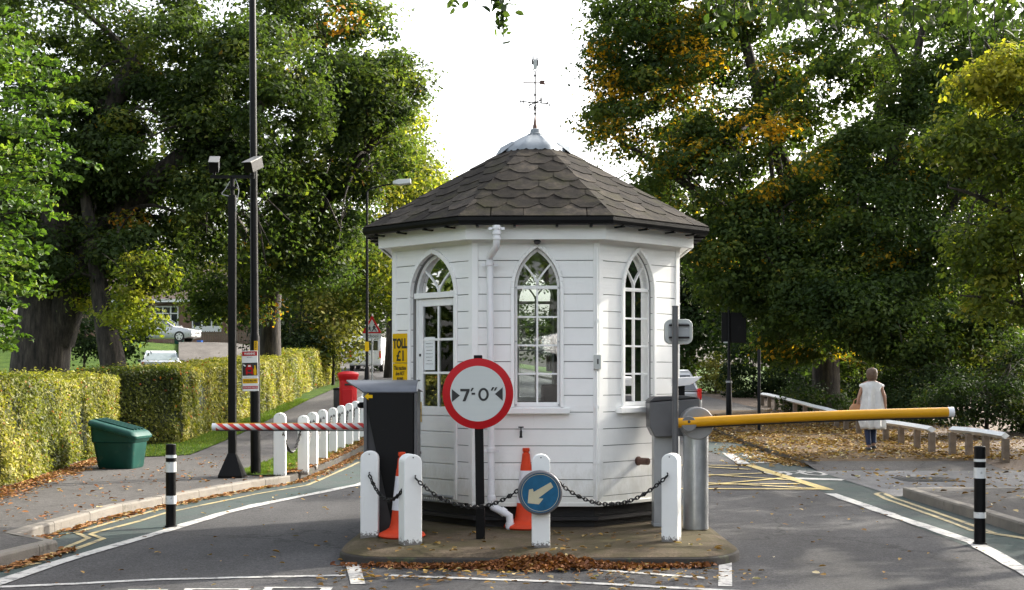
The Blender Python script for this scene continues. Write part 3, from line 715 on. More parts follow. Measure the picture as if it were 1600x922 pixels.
for i, (wd_) in enumerate((.05, .11, .11, .09, .11, .10, .07, .11)):
    text('NOTICE' if i == 0 else 'opening notice text', wd_, .012 if i == 0 else .007, fm(7) @ Matrix.Translation((X0+.155, .070, 1.93-i*.034)) @ FACE, 'ink', door)
# vent below the door + threshold
mb = MB(fm(7)); 
for i in range(22): mb.box((ou-.33+i*.03, .0, .335), (ou-.33+i*.03+.018, .05, .385))
mb.box((ou-.36, .03, .325), (ou+.36, .09, .386)); mb.box((ou-.34, -.01, .386), (ou+.34, .06, .40)); mb.build('threshold', 'greyl', booth)
# plinth, floor, ceiling
def octa(r, z): return [(r*math.cos(R(22.5+45*i)), r*math.sin(R(22.5+45*i)), z) for i in range(8)]
def ring8(mb, stack, cap0=False, cap1=False):
    vs = []
    for r, z in stack: vs += octa(r, z-ZB)
    fs = [(8*i+j, 8*i+(j+1) % 8, 8*i+8+(j+1) % 8, 8*i+8+j) for i in range(len(stack)-1) for j in range(8)]
    if cap0: fs.append(tuple(range(7, -1, -1)))
    if cap1: fs.append(tuple(8*(len(stack)-1)+j for j in range(8)))
    mb.add(vs, fs)
mb = MB(); ring8(mb, [(BR-.10, .10), (BR-.10, .345)], True, True); ring8(mb, [(BR-.02, .19), (BR-.02, .225), (BR-.099, .225)]); mb.build('plinth', 'tar', booth)
mb = MB(); ring8(mb, [(BR-.09, .36), (BR-.09, .375)], True, True); mb.build('floor', 'wood_grey', booth)
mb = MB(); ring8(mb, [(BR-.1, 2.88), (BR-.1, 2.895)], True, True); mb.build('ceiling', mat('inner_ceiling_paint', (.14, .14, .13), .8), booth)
RF = 1.729
mb = MB(); ring8(mb, [(RF-.03, 2.864), (RF, 2.864), (RF+.004, 3.02), (RF-.03, 3.02)]); mb.build('fascia', 'white', booth, bevel=.003, seg=1)
mb = MB(); ring8(mb, [(BR-.02, 2.885), (RF-.028, 2.882)]); ring8(mb, [(BR+.012, 2.84), (BR+.03, 2.882)]); mb.build('soffit', 'white', booth)
mb = MB()
ring8(mb, [(RF+.09, 3.055), (RF+.085, 3.02), (RF+.10, 2.995), (RF+.13, 2.988), (RF+.155, 3.0), (RF+.165, 3.03), (RF+.165, 3.062), (RF+.157, 3.062), (RF+.155, 3.03), (RF+.13, 3.0), (RF+.095, 3.02)])
mb.build('gutter', 'black', booth)
for k in range(8):
    for u in (-.55, -.2, .2, .52): br = MB(fm(k)); br.box((u-.012, -.28, 2.975), (u+.012, -.16, 2.99)); br.build('gutter_bracket', 'black', booth)
# slates
RE, ZE, RT, ZT = 1.885, 3.062, .33, 3.945
def clip_poly(poly, planes):
    for a, b, c in planes:
        out = []
        for i, p in enumerate(poly):
            q = poly[(i+1) % len(poly)]; dp = a*p[0]+b*p[1]+c; dq = a*q[0]+b*q[1]+c
            if dp >= 0: out.append(p)
            if dp*dq < 0: t = dp/(dp-dq); out.append((p[0]+(q[0]-p[0])*t, p[1]+(q[1]-p[1])*t))
        poly = out
        if len(poly) < 3: return None
    return poly
rf = MB(); ape, apt = RE*math.cos(R(22.5)), RT*math.cos(R(22.5)); hse, hst = RE*math.sin(R(22.5)), RT*math.sin(R(22.5))
SL = math.hypot(ape-apt, ZT-ZE); cs, sn = (ape-apt)/SL, (ZT-ZE)/SL; NR = 8; ex = SL/NR
for k in range(8):
    Rm = Matrix.Rotation(R(45*k), 4, 'Z')
    gr = (hse-hst)/SL
    planes = [(-1, -gr, hse+.004), (1, -gr, hse+.004), (0, -1, SL+.02)]
    for r_ in range(NR):
        v0 = r_*ex-.0; wt_ = .30; off = (r_ % 2)*wt_/2+.03
        for i in range(-5, 6):
            uc = i*wt_+off+random.uniform(-.007, .007); g_ = .0012; dv = random.uniform(-.014, .014); c_u, c_v = random.uniform(.078, .095), random.uniform(.085, .115)
            if r_ == 0: hexp = [(uc-wt_/2+g_, v0), (uc+wt_/2-g_, v0), (uc+wt_/2-g_, v0+ex*2.05), (uc-wt_/2+g_, v0+ex*2.05)]
            else: hexp = [(uc-wt_/2+g_+c_u, v0-.03+dv), (uc+wt_/2-g_-c_u, v0-.03+dv+random.uniform(-.006, .006)), (uc+wt_/2-g_, v0+c_v-.03+dv), (uc+wt_/2-g_, v0+ex*2.05), (uc-wt_/2+g_, v0+ex*2.05), (uc-wt_/2+g_, v0+c_v-.03+dv)]
            pl = clip_poly(hexp, planes)
            if not pl: continue
            rf.tint = random.random(); j_ = random.uniform(0, .006)+(i % 2)*.003
            def P3(u, v, lift):
                t = v-(v0-.03); o_ = max(.002, (.0135+j_*.35)-t/(ex*2.05)*.0125)+lift+.0006*((i+r_) % 3)
                y = -(ape-v*cs)-o_*sn; z = ZE+v*sn+o_*cs; return tuple(Rm @ Vector((u, y, z-ZB)))
            top = [P3(u, v, 0) for u, v in pl]; bot = [P3(u, v, -.006) for u, v in pl]; n_ = len(pl)
            rf.add(top+bot, [tuple(range(n_)), tuple(range(2*n_-1, n_-1, -1))]+[(a_, (a_+1) % n_, (a_+1) % n_+n_, a_+n_) for a_ in range(n_)])
roof = rf.build('roof', 'slate', booth)
mb = MB(); ring8(mb, [(RE-.02, ZE-.015), (RT, ZT-.015)], False, True); mb.build('roof_deck', 'slate', booth)
# lead cap with scalloped rim
ld = MB(); n_ = 48; vs = []
for ri, (r_, z_) in enumerate([(.375, 3.935), (.355, 3.965), (.27, 4.025), (.16, 4.09), (.07, 4.135)]):
    for j in range(n_):
        a = 2*math.pi*j/n_; oc = math.cos(R(22.5))/math.cos(((a+R(22.5)) % R(45))-R(22.5)); rr = r_*(oc/.96*(1 if ri < 3 else .99))
        zz = z_-(0.022*(abs(math.sin(a*12))) if ri == 0 else 0)+(.006 if j % 6 == 3 and ri > 0 else 0)
        vs.append((rr*math.cos(a), rr*math.sin(a), zz-ZB))
ld.add(vs, [(i*n_+j, i*n_+(j+1) % n_, (i+1)*n_+(j+1) % n_, (i+1)*n_+j) for i in range(4) for j in range(n_)])
ld.lathe([(.085, 4.12), (.085, 4.14), (.06, 4.15), (.055, 4.19), (.035, 4.20)], (0, 0, -ZB), 20)
for s_, a in ((1, -22.5), (1, 202.5), (1, 22.5), (1, 157.5)):
    Rm = Matrix.Rotation(R(a), 4, 'Z')
    vs = [(.27, -.07, 4.02), (.27, .07, 4.02), (.425, .085, 3.905), (.425, -.085, 3.905), (.27, 0, 4.05), (.40, 0, 3.975)]
    vs = [tuple(Rm @ Vector((x, y, z-ZB))) for x, y, z in vs]
    ld.add(vs, [(0, 3, 5, 4), (1, 4, 5, 2), (3, 2, 5)])
ld.build('lead_cap', 'lead', roof, smooth=True)
# weathervane
vn = MB(Matrix.Translation((-.005, 0, -ZB)))
vn.lathe([(.026, 4.20), (.024, 4.23), (.018, 4.25), (.014, 4.28), (.007, 4.335)], (0, 0, 0), 12)
vane = vn.build('weathervane', 'copper', booth, smooth=True)
vn = MB(Matrix.Translation((-.005, 0, -ZB))); vn.tube([(0, 0, 4.33), (0, 0, 4.80)], .0085, 8)
for z_ in (4.36, 4.42, 4.56, 4.765): vn.lathe([(.004, -.016), (.014, -.006), (.014, .006), (.004, .016)], (0, 0, z_), 10)
vn.build('spindle', 'iron', vane, smooth=True)
vn = MB(Matrix.Translation((-.005, 0, 4.478-ZB)) @ Matrix.Rotation(R(24), 4, 'Z'))
for d in ((1, 0), (-1, 0), (0, 1), (0, -1)):
    e_ = Vector((d[0]*.155, d[1]*.155, 0)); vn.tube([(0, 0, 0), e_], .0065, 6)
    vn.tube([(d[0]*.02, d[1]*.02, -.03), (d[0]*.04, d[1]*.04, -.06), (d[0]*.005, d[1]*.005, -.085)], .003, 5)
    T_ = Matrix.Translation(e_); q = e_.normalized()*.018; zz = Vector((0, 0, .028))
    if d == (1, 0): L_ = [[-q-zz, -q+zz, q-zz, q+zz]]
    elif d == (-1, 0): L_ = [[-q+zz, -q-zz], [q+zz, q-zz], [-q, q]]
    elif d == (0, 1): L_ = [[q+zz, -q+zz, -q-zz, q-zz], [-q, q*.6]]
    else: L_ = [[-q+zz, -q*.4-zz, Vector(), q*.4-zz, q+zz]]
    for l_ in L_: vn.tube([e_+p for p in l_], .0055, 5)
vn.build('compass_arm', 'iron', vane)
vn = MB(Matrix.Translation((-.005, 0, 4.69-ZB)) @ Matrix.Rotation(R(-14), 4, 'Z')); vn.tube([(-.125, 0, .008), (.05, 0, -.004)], .006, 6); vn.lathe([(.001, -.012), (.008, 0), (.001, .012)], (-.125, 0, .008), 6)
vn.prism([(.045, -.01), (.055, .022), (.115, .018), (.10, 0), (.118, -.030), (.058, -.022)], -.003, .003); vn.build('arrow', 'copper', vane)
vn = MB(Matrix.Translation((-.005, 0, -ZB))); vn.tube([(0, 0, 4.78), (0, 0, 4.80), (-.022, 0, 4.83), (-.026, 0, 4.84)], .005, 6); vn.tube([(0, 0, 4.80), (.022, 0, 4.83), (.026, 0, 4.84)], .005, 6)
vn.mi = 1; vn.prism([(-.018, 4.835), (.016, 4.835), (.024, 4.87), (.020, 4.93), (-.012, 4.935), (-.022, 4.90)], -.014, .014)
vn.mi = 0
for x_ in (-.034, -.018, 0, .018, .034): vn.tube([(x_*.6, 0, 4.93), (x_, 0, 4.965), (x_*.9, 0, 4.985)], .005, 6)
vn.box((-.036, -.016, 4.885), (-.018, .016, 4.935)); vn.box((.020, -.014, 4.87), (.034, .014, 4.93)); vn.build('ornament', ['iron', 'signw'], vane)
# downpipe
dp = MB(Matrix.Rotation(-ROT, 4, 'Z') @ Matrix.Translation((-BX, -BY, -ZB)))
def W(px, py, Y): return ((px-800)*Y/F, Y, CH-(py-HZ)*Y/F)
YP = 12.77; path = [(*W(776, 352, 12.55),), W(776, 378, 12.55), W(775, 386, 12.58), W(765, 402, YP-.01), W(765.5, 412, YP), W(768, 786, YP), W(770, 792, YP-.0), W(786, 800, YP-.02), W(796, 806, YP-.03), W(797.5, 829, YP-.03)]
dp.tube(path[:6], .033, 16); dp.tube(path[5:], .036, 16)
for p_, Y_ in ((364, 12.55), (372, 12.55), (356, 12.55)): x_, y_, z_ = W(776, p_, Y_); dp.lathe([(.036, -.012), (.042, -.012), (.042, .012), (.036, .012)], (x_, y_, z_), 16)
for px_, p_ in ((765, 412), (767.5, 703), (768, 778), (767.5, 620)): x_, y_, z_ = W(px_, p_, YP); dp.lathe([(.036, -.022), (.041, -.02), (.041, .02), (.036, .022)], (x_, y_, z_), 16)
for px_, p_, Y_ in ((776, 357, 12.55), (765.5, 414, YP), (767.5, 705, YP)): x_, y_, z_ = W(px_, p_, Y_); dp.box((x_-.075, y_+.0, z_-.012), (x_+.075, y_+.03, z_+.012))
x_, y_, z_ = W(786, 800, YP-.02); dp.tube([W(782, 797, YP-.02), W(789, 802, YP-.02)], .042, 16); x_, y_, z_ = W(797, 822, YP-.03); dp.lathe([(.04, -.02), (.045, -.02), (.045, .03), (.04, .03)], (x_, y_, z_), 16)
dp.build('downpipe', 'pvc', booth, smooth=True)
# thin conduit + switch box on the right corner, lamp over window, tap, pipe stub
cd = MB(fm(0)); cd.tube([(HS-.02, -.03, .36), (HS-.02, -.03, 2.80)], .011, 8)
for z_ in (2.1, 1.28, .75): cd.box((HS-.045, -.035, z_-.012), (HS+.005, -.005, z_+.012))
cd.build('conduit', 'white', booth)
cd = MB(fm(0)); cd.box((HS-.05, -.06, 1.635), (HS+.02, -.013, 1.775)); cd.build('switch_box', 'signw', booth, bevel=.005)
cd = MB(fm(0)); cd.box((HS-.018, -.062, 1.685), (HS-.004, -.0605, 1.735)); cd.build('switch', 'greyd', booth)
cd = MB(fm(0)); cd.lathe([(.002, -.03), (.025, -.022), (.035, 0), (.025, .02), (.002, .03)], (.015, -.075, 2.85), 12); cd.tube([(.015, -.02, 2.86), (.015, -.07, 2.86)], .012, 8); cd.build('light_sensor', 'greyd', booth, smooth=True)
cd = MB(fm(0)); u0 = -.165+.04; cd.tube([(-.14, 0, 1.045), (-.14, -.06, 1.045), (-.14, -.085, 1.03), (-.14, -.088, 1.0)], .011, 8); cd.tube([(-.14, -.055, 1.045), (-.14, -.055, 1.08)], .007, 6); cd.cbox((-.14, -.055, 1.085), (.05, .012, .012)); cd.lathe([(.014, 0), (.014, .015), (.008, .02)], (-.14, -.088, .985), 8); cd.build('tap', 'iron', booth)
cd = MB(fm(1)); cd.tube([(-.03, 0, .735), (-.03, -.13, .735)], .035, 14); cd.lathe([(.03, 0), (.038, .006)], (0, 0, 0), 4) if 0 else None; cd.tube([(-.03, -.0, .735), (-.03, -.012, .735)], .045, 14); cd.build('pipe_stub', 'copper', booth, smooth=True)
# toll sign on left-hand board strip
sg = MB(fm(7)); sg.box((-.585, -.022, 1.705), (-.345, -.014, 2.0)); sg.box((-.585, -.022, 1.45), (-.345, -.014, 1.698))
tollsign = sg.build('toll_sign', 'signy', booth)
def ft(k, u, d, z): return fm(k) @ Matrix.Translation((u, d, z)) @ FACE
text('TOLL', .228, .105, ft(7, -.465, -.0235, 1.90), 'ink', tollsign, bold=.045)
text('£1', .115, .11, ft(7, -.465, -.0235, 1.775), 'ink', tollsign, bold=.025)
for t_, w2, z_ in (('This machine', .19, 1.652), ('does NOT', .14, 1.597), ('accept', .10, 1.542)): text(t_, w2, .042, ft(7, -.465, -.0235, z_), 'ink', tollsign, bold=.02)
# inside: desk chair and counter
ch = thing('office_chair', 'black office chair seen through the front window of the booth', 'chair', (BX+.32, BY-.5, .375), .3)
mb = MB(); mb.cbox((0, 0, .48), (.46, .46, .07)); mb.build('seat', 'black', ch, bevel=.02)
mb = MB(); mb.cbox((0, .22, .86), (.42, .06, .5)); mb.build('backrest', 'black', ch, bevel=.02)
mb = MB(); mb.tube([(.24, -.1, .5), (.27, -.15, .74), (.24, .12, .76), (.24, .1, .5)], .018, 8); mb.build('armrest', 'black', ch); mb = MB(); mb.tube([(-.24, -.1, .5), (-.27, -.15, .74), (-.24, .12, .76), (-.24, .1, .5)], .018, 8); mb.build('armrest', 'black', ch)
mb = MB(); mb.tube([(0, 0, .05), (0, 0, .46)], .025, 10)
for i in range(5): a = 2*math.pi*i/5; mb.tube([(0, 0, .07), (.26*math.cos(a), .26*math.sin(a), .03)], .02, 6)
mb.build('pedestal', 'black', ch)
# ------------------------------------------------------------------ white timber posts
def post(name, label, X, Y, z, ht, rz=0, w_=.155, th=.155, group='white posts'):
    t = thing(name, label, 'post', (X, Y, z), rz, group)
    mb = MB(); r = w_/2; pr = [(-r, -.02), (r, -.02)]+[(r*math.cos(a), ht-r*.85+r*.85*math.sin(a)) for a in np.linspace(0, math.pi, 13)]
    mb.prism(pr, -th/2, th/2); mb.build('post_shaft', 'post_white', t, bevel=.008)
    s_ = MB(); s_.tube([(0, -th/2-.004, ht-.028), (0, -th/2+.01, ht-.028)], .006, 8); s_.build('bolt', 'greyd', t)
    return t
IP = [((578, 840), 705, .16, .0, 'white island post nearest the black ticket machine'),
      ((641, 852), 710, .165, .42, 'white island post in front of the left traffic cone'),
      ((845, 856), 710, .155, .0, 'white island post that carries the blue arrow sign'),
      ((1049, 847), 709, .145, -.35, 'white island post in front of the silver barrier column')]
ipos = []
for (px, py), top, w_, rz, lab in IP:
    X, Y = G(px, py, K); Y += .07; X = (px-800)*Y/F; ht = (py-top)*(Y-.07)/F; post('timber_post', lab, X, Y, K, ht, rz, w_, .12 if rz == 0 else .15, 'white posts round the island'); ipos.append((X, Y, K+ht))
words = ['first white verge post, standing just behind the tip of the striped barrier', 'second white verge post', 'third white verge post', 'fourth white verge post', 'fifth white verge post', 'sixth white verge post', 'seventh white verge post', 'eighth white verge post', 'ninth white verge post, partly hidden by the ticket machine', 'tenth white verge post, last before the red post box']
VP = [(437.5, 19.4, 645, .17), (474, 20.1, 649, .155), (488.5, 21.3, 644, .155), (504, 22.7, 640, .15), (520, 24.4, 637, .15), (533, 25.4, 633.5, .15), (545.5, 26.4, 630, .15), (555.5, 27.4, 626.5, .15), (564, 28.6, 620, .15), (570, 29.8, 614, .15)]
vpos = []
for i, (px, Y, top, w_) in enumerate(VP):
    X = (px-800)*Y/F; zb = h(X, Y)+.1; ht = CH-(top-HZ)*Y/F-zb
    lab = words[i] if i in (0, 8, 9) else words[i]+(' counted away from the striped barrier')
    post('timber_post', lab, X, Y, zb, ht, random.uniform(-.08, .08), w_, .12, 'white posts along the left verge'); vpos.append((X, Y, zb+ht))
def chain(label, A_, B_, sag, group, fine=True, link=.052):
    A_ = Vector(A_); B_ = Vector(B_); L = (B_-A_).length; n = int((L+sag*1.2)/(link*.72)); mb = MB(Matrix.Translation(-A_))
    P_ = [A_.lerp(B_, i/n)+Vector((0, 0, -4*sag*(i/n)*(1-i/n))) for i in range(n+1)]
    for i in range(n):
        c = (P_[i]+P_[i+1])/2; d = (P_[i+1]-P_[i]).normalized()
        sd = d.cross(Vector((0, 0, 1))).normalized(); up = sd.cross(d).normalized()
        if i % 2: sd, up = up, sd
        a_, b_ = link/2*.9, link*.27; k = 8 if fine else 5; ring = [c+d*a_*math.cos(t)+sd*b_*math.sin(t) for t in np.linspace(0, 2*math.pi, k+1)]
        mb.tube(ring, .0062 if fine else .010, 5 if fine else 4, cap=False)
        if i % 5 == 2:
            for v in (sd, up): mb.tube([c-v*.026, c, c+v*.026], [.001, .008, .001], 5)
    for e in (A_, B_): mb.tube([e+Vector((0, .03, .0)), e+Vector((0, -.012, 0)), e+Vector((0, -.012, .02)), e+Vector((0, .03, .02))], .006, 5)
    o = mb.build('chain', 'chain', None); o.location = A_; return tag(o, label, 'chain', group)
def hook(i, dy=-.075, dz=-.19, dx=0): p = ipos[i]; return (p[0]+dx, p[1]+dy, p[2]+dz)
def wpt(px, py, Y): return ((px-800)*Y/F, Y, CH-(py-HZ)*Y/F)
y0, y1, y2, y3 = [p[1]-.085 for p in ipos]
chain('spiked black chain between the two white island posts by the ticket machine', wpt(577, 742, y0), wpt(627, 768, y1+.04), .14, 'spiked chains round the island')
chain('spiked black chain crossing behind the width limit sign pole', wpt(649, 747, y1-.01), wpt(826, 752, y2+.06), .235, 'spiked chains round the island')
chain('spiked black chain right of the blue arrow sign', wpt(866, 748, y2+.06), wpt(1043, 743, y3), .235, 'spiked chains round the island')
for i in range(8):
    a, b = vpos[i], vpos[i+1]
    chain(f"chain hanging from the {['first','second','third','fourth','fifth','sixth','seventh','eighth'][i]} white verge post, counted from the striped barrier", (a[0]+(.03 if i else .06), a[1]-.07, a[2]-.14 if i else a[2]-.30), (b[0]-.02, b[1]-.07, b[2]-.16), .32 if i == 0 else .30, 'chains along the left verge', False, .06)

# ------------------------------------------------------------------ bollards
def bollard(label, X, Y, ht, bands, top=.05):
    t = thing('bollard', label, 'bollard', (X, Y, 0), 0, 'black bollards at the road edge')
    mb = MB(); r = .052; mb.lathe([(r+.012, .0), (r+.012, .02), (r, .022), (r, ht-.008), (r-.008, ht)], n=24); mb.build('bollard_shaft', 'black', t, smooth=True)
    for a, b in bands: m2 = MB(); m2.lathe([(r+.0005, a), (r+.003, a), (r+.003, b), (r+.0005, b)], n=24, cap=False); m2.build('reflective_band', 'band', t, smooth=True)
M['band'] = mat('scuffed_reflective_band', (.66, .67, .66), .4, dirt=((.03, .03, .03), .57, 16))
X, Y = G(267, 824); bollard('black bollard with white bands on the left, by the zigzag yellow lines', X, Y, .865, [(.244, .33), (.574, .68), (.722, .752)])
X, Y = G(1531, 851); bollard('black bollard with white bands on the right, beside the barrier tip', X, Y, .92, [(.25, .305), (.62, .72), (.775, .80)])

# ------------------------------------------------------------------ width limit sign
X, Y = G(751, 842, K); t = thing('width_limit_sign', 'round white sign with red rim reading 7 foot 0 on a black pole', 'road sign', (X, Y, K))
hh = (842-555)*Y/F; cz = (842-615)*Y/F; cx = (747-751)*Y/F
lean = MB(); lean.box((-.040, -.035, 0), (.040, .035, .1)); 
mb = MB(); mb.add([(-.040, -.033, 0), (.040, -.033, 0), (.040, .033, 0), (-.040, .033, 0), (cx-.038, -.033, hh), (cx+.038, -.033, hh), (cx+.038, .033, hh), (cx-.038, .033, hh)], [(3, 2, 1, 0), (4, 5, 6, 7), (0, 1, 5, 4), (1, 2, 6, 5), (2, 3, 7, 6), (3, 0, 4, 7)]); mb.build('pole', 'black', t, bevel=.006)
Dm = Matrix.Translation((cx, -.045, cz)) @ FACE
mb = MB(Dm); mb.lathe([(.312, -.012), (.315, -.004), (.315, .004), (.313, .005)], n=72); fc_ = mb.build('sign_face', 'red', t, smooth=True)
mb = MB(Dm); mb.lathe([(.247, .0055), (.247, .0075)], n=72); mb.build('white_disc', 'signwh', fc_) if 'signwh' in M else None
m, tt, p = nmat('prismatic_white_sheeting'); p.inputs['Roughness'].default_value = .3
wv = N(tt, 'ShaderNodeTexWave', bands_direction='Z'); wv.inputs['Scale'].default_value = 28; wv.inputs['Distortion'].default_value = .3; tc = N(tt, 'ShaderNodeTexCoord'); tt.links.new(tc.outputs['Object'], wv.inputs[0]); r_ = ramp(tt, wv.outputs['Fac'], [(0, (.47, .50, .49)), (.5, (.53, .555, .545))]); tt.links.new(r_.outputs[0], p.inputs['Base Color']); M['signwh'] = m
mb.build('white_disc', 'signwh', fc_)
def T2(x, z, d=-.0545): return Matrix.Translation((cx+x, d, cz+z)) @ FACE
sgp = Y/F
def spx(px, py): return ((px-747)*sgp, (615-py)*sgp)
for pp in ([(706.5, 608), (706.5, 628), (719, 618)], [(785.5, 605), (785.5, 626), (773.5, 615.5)]):
    mb = MB(Matrix.Translation((cx, 0, cz))); mb.prism([spx(*q) for q in pp], -.0555, -.052); mb.build('width_arrow', 'ink', fc_)
g = MB(Matrix.Translation((cx, 0, cz)))
g.mt = g.mt
def stroke(poly): g.prism([spx(*q) for q in poly], -.0555, -.052)
stroke([(719.5, 607.5), (734, 607.5), (734, 611), (727.5, 627), (723, 627), (729, 611.4), (719.5, 611.4)])
stroke([(737.5, 606), (740.8, 606), (737.6, 611.2), (735.2, 611.2)]); stroke([(737, 613.6), (742.6, 613.6), (742.6, 616.6), (737, 616.6)])
o_ = [spx(755.7+8.2*math.cos(a), 616.2+10.2*math.sin(a)) for a in np.linspace(0, 2*math.pi, 29)]; i_ = [spx(755.7+4.6*math.cos(a), 616.2+6.8*math.sin(a)) for a in np.linspace(0, 2*math.pi, 29)]
for q in range(28):
    quad_ = [o_[q], o_[q+1], i_[q+1], i_[q]]; g.prism(quad_, -.0555, -.052)
stroke([(769.3, 605), (772.6, 605), (769.2, 610.3), (766.8, 610.3)]); stroke([(774.3, 605), (777.4, 605), (774.2, 610.3), (771.8, 610.3)])
g.build('lettering', 'ink', fc_)
mb = MB(); 
for dz in (-.12, .12): mb = MB(); mb.box((cx-.06, -.035, cz+dz-.012), (cx+.06, .04, cz+dz+.012)); mb.build('bracket', 'greyd', t)
# ------------------------------------------------------------------ blue keep-left style sign on the third post
X, Y = (844-800)*(ipos[2][1]-.13)/F, ipos[2][1]-.13; t = thing('direction_sign', 'round blue sign with cream arrow pointing down left, fixed to a white post', 'road sign', (X, Y, CH-(770-HZ)*Y/F))
Dm = Matrix.Translation((0, 0, 0)) @ FACE
mb = MB(Dm); mb.lathe([(.178, -.055), (.188, -.04), (.188, .0), (.182, .012), (.168, .016), (.168, .004)], n=56, cap=False); mb.lathe([(.178, -.055), (.178, -.050)], n=40); mb.build('rim', 'rimg', t, smooth=True)
mb = MB(Dm); mb.lathe([(.168, .002), (.168, .006)], n=56); mb.build('sign_face', 'blue', t)
mb = MB(Dm); mb.lathe([(.158, .0062), (.158, .0078), (.154, .0078), (.154, .0062)], n=56, cap=False); mb.build('rim_line', 'cream', t)
k_ = Y/F; q = [(-28, 12), (-20, -7), (-17, -2), (15, -20), (19.5, -11), (-12, 8.5), (-7, 9), (-13, 15.5)]
q = [(868.5-874+23, 0)]
ar = [(824.5, 786), (826.5, 765), (832.5, 763.5), (833.8, 768.6), (860.5, 753.5), (864.5, 761), (841, 778.5), (849, 779), (842, 788)]
mb = MB(); mb.prism([((a-844)*k_, (770-b)*k_) for a, b in ar], -.0085, -.005); mb.build('arrow', 'cream', t)
mb = MB(); mb.box((-.05, .05, -.02), (.05, .075, .02)); mb.build('bracket', 'greyd', t)

# ------------------------------------------------------------------ traffic cones
def cone(label, px, py, top, sc_=1.0):
    X, Y = G(px, py, K); Y += .2; X = (px-800)*Y/F; Hc = .765*sc_
    t = thing('traffic_cone', label, 'traffic cone', (X, Y, K), random.random(), 'orange traffic cones on the island')
    mb = MB(); mb.lathe([(.20, 0), (.215, .015), (.205, .035), (.15, .06), (.115, .085), (.103, .12), (.096, .17), (.040, Hc-.09), (.036, Hc-.055), (.026, Hc-.05), (.026, Hc-.035), (.034, Hc-.03), (.034, Hc-.004), (.03, Hc)], n=28)
    mb.build('cone_body', 'orange', t, smooth=True)
    rr = lambda z: .096+(z-.17)/(Hc-.26)*(.040-.096)
    mb = MB(); a, b = Hc*.32, Hc*.72; mb.lathe([(rr(a)+.001, a), (rr(a)+.004, a), (rr(b)+.004, b), (rr(b)+.001, b)], n=28, cap=False); mb.build('reflective_sleeve', 'conew', t, smooth=True)
    mb = MB(); mb.lathe([(rr(Hc*.72)+.0005, Hc*.72), (rr(Hc*.72)+.003, Hc*.72), (rr(Hc*.80)+.003, Hc*.80), (rr(Hc*.80), Hc*.80)], n=28, cap=False) ; mb.build('rubber_collar', 'orange', t, smooth=True)
cone('orange traffic cone with white sleeve beside the ticket machine, half behind a white post', 628, 843, 710, 1.0)
cone('orange traffic cone with white sleeve behind the blue arrow sign', 822, 829, 697, 1.0)

# ------------------------------------------------------------------ ticket machine (left)
YM = 12.35
def mx(px, Y=YM): return (px-800)*Y/F
def mz(py, Y=YM): return CH-(py-HZ)*Y/F
t = thing('ticket_machine', 'tall black toll ticket machine with curved grey hood left of the booth', 'ticket machine', (mx(612), YM, K))
O_ = Matrix.Translation((-mx(612), -YM, -K))
mb = MB(O_); mb.prism([(mx(572), K), (mx(649), K), (mx(650), mz(612)), (mx(570), mz(612))], YM+.03, YM+.42); mb.build('cabinet', 'greyd', t, bevel=.008)
mb = MB(O_); mb.prism([(mx(574), mz(612)), (mx(646), mz(612)), (mx(646), mz(822)), (mx(613), mz(822)), (mx(574), mz(640))], YM-.015, YM+.032); mb.build('front_panel', 'blackm', t, bevel=.004)
mb = MB(O_); mb.prism([(mx(568), mz(612)), (mx(573), mz(612)), (mx(574), mz(830)), (mx(570), mz(830))], YM-.02, YM+.44); mb.prism([(mx(647.5), mz(612)), (mx(652), mz(612)), (mx(652), mz(830)), (mx(647.5), mz(830))], YM-.02, YM+.44); mb.build('side_rail', 'greym', t, bevel=.003)
hd = MB(O_); n_ = 9; vs = []
for i in range(n_):
    a = math.pi/2*i/(n_-1); yy = YM-.03+.30*(1-math.cos(a)); zz = mz(612)+(mz(594)-mz(612))*math.sin(a); xl = mx(568)+(mx(536)-mx(568))*math.sin(a)**1.2; xr = mx(651)
    vs += [(xl, yy, zz), (xr, yy, zz), (xr, yy+.006, zz-.012), (xl, yy+.006, zz-.012)]
fs = []
for i in range(n_-1):
    for j in range(4): fs.append((4*i+j, 4*i+(j+1) % 4, 4*i+4+(j+1) % 4, 4*i+4+j))
fs += [(0, 1, 2, 3), tuple(4*(n_-1)+j for j in (3, 2, 1, 0))]; hd.add(vs, fs)
hd.box((mx(536), YM+.27, mz(596)), (mx(651), YM+.50, mz(594)+.0)); hd.build('hood', 'hood', t, smooth=True)
mb = MB(O_); mb.prism([(mx(569.5), mz(619.5)), (mx(576), mz(614)), (mx(576), mz(617)), (mx(582.5), mz(617)), (mx(582.5), mz(622)), (mx(576), mz(622)), (mx(576), mz(625))], YM-.022, YM-.016); mb.build('arrow', 'signy', t)
mb = MB(O_); mb.tube([(mx(570), YM+.1, mz(633.5)), (mx(560), YM+.08, mz(633.5))], .028, 12); mb.lathe([(.002, -.028), (.026, -.012), (.026, .012), (.002, .028)], (mx(561), YM+.08, mz(633.5)), 12); mb.build('camera_eye', 'black', t, smooth=True)
mb = MB(O_); mb.prism([(mx(652), mz(608)), (mx(660), mz(613)), (mx(652), mz(612))], YM+.1, YM+.2); mb.build('hood_tip', 'greym', t)
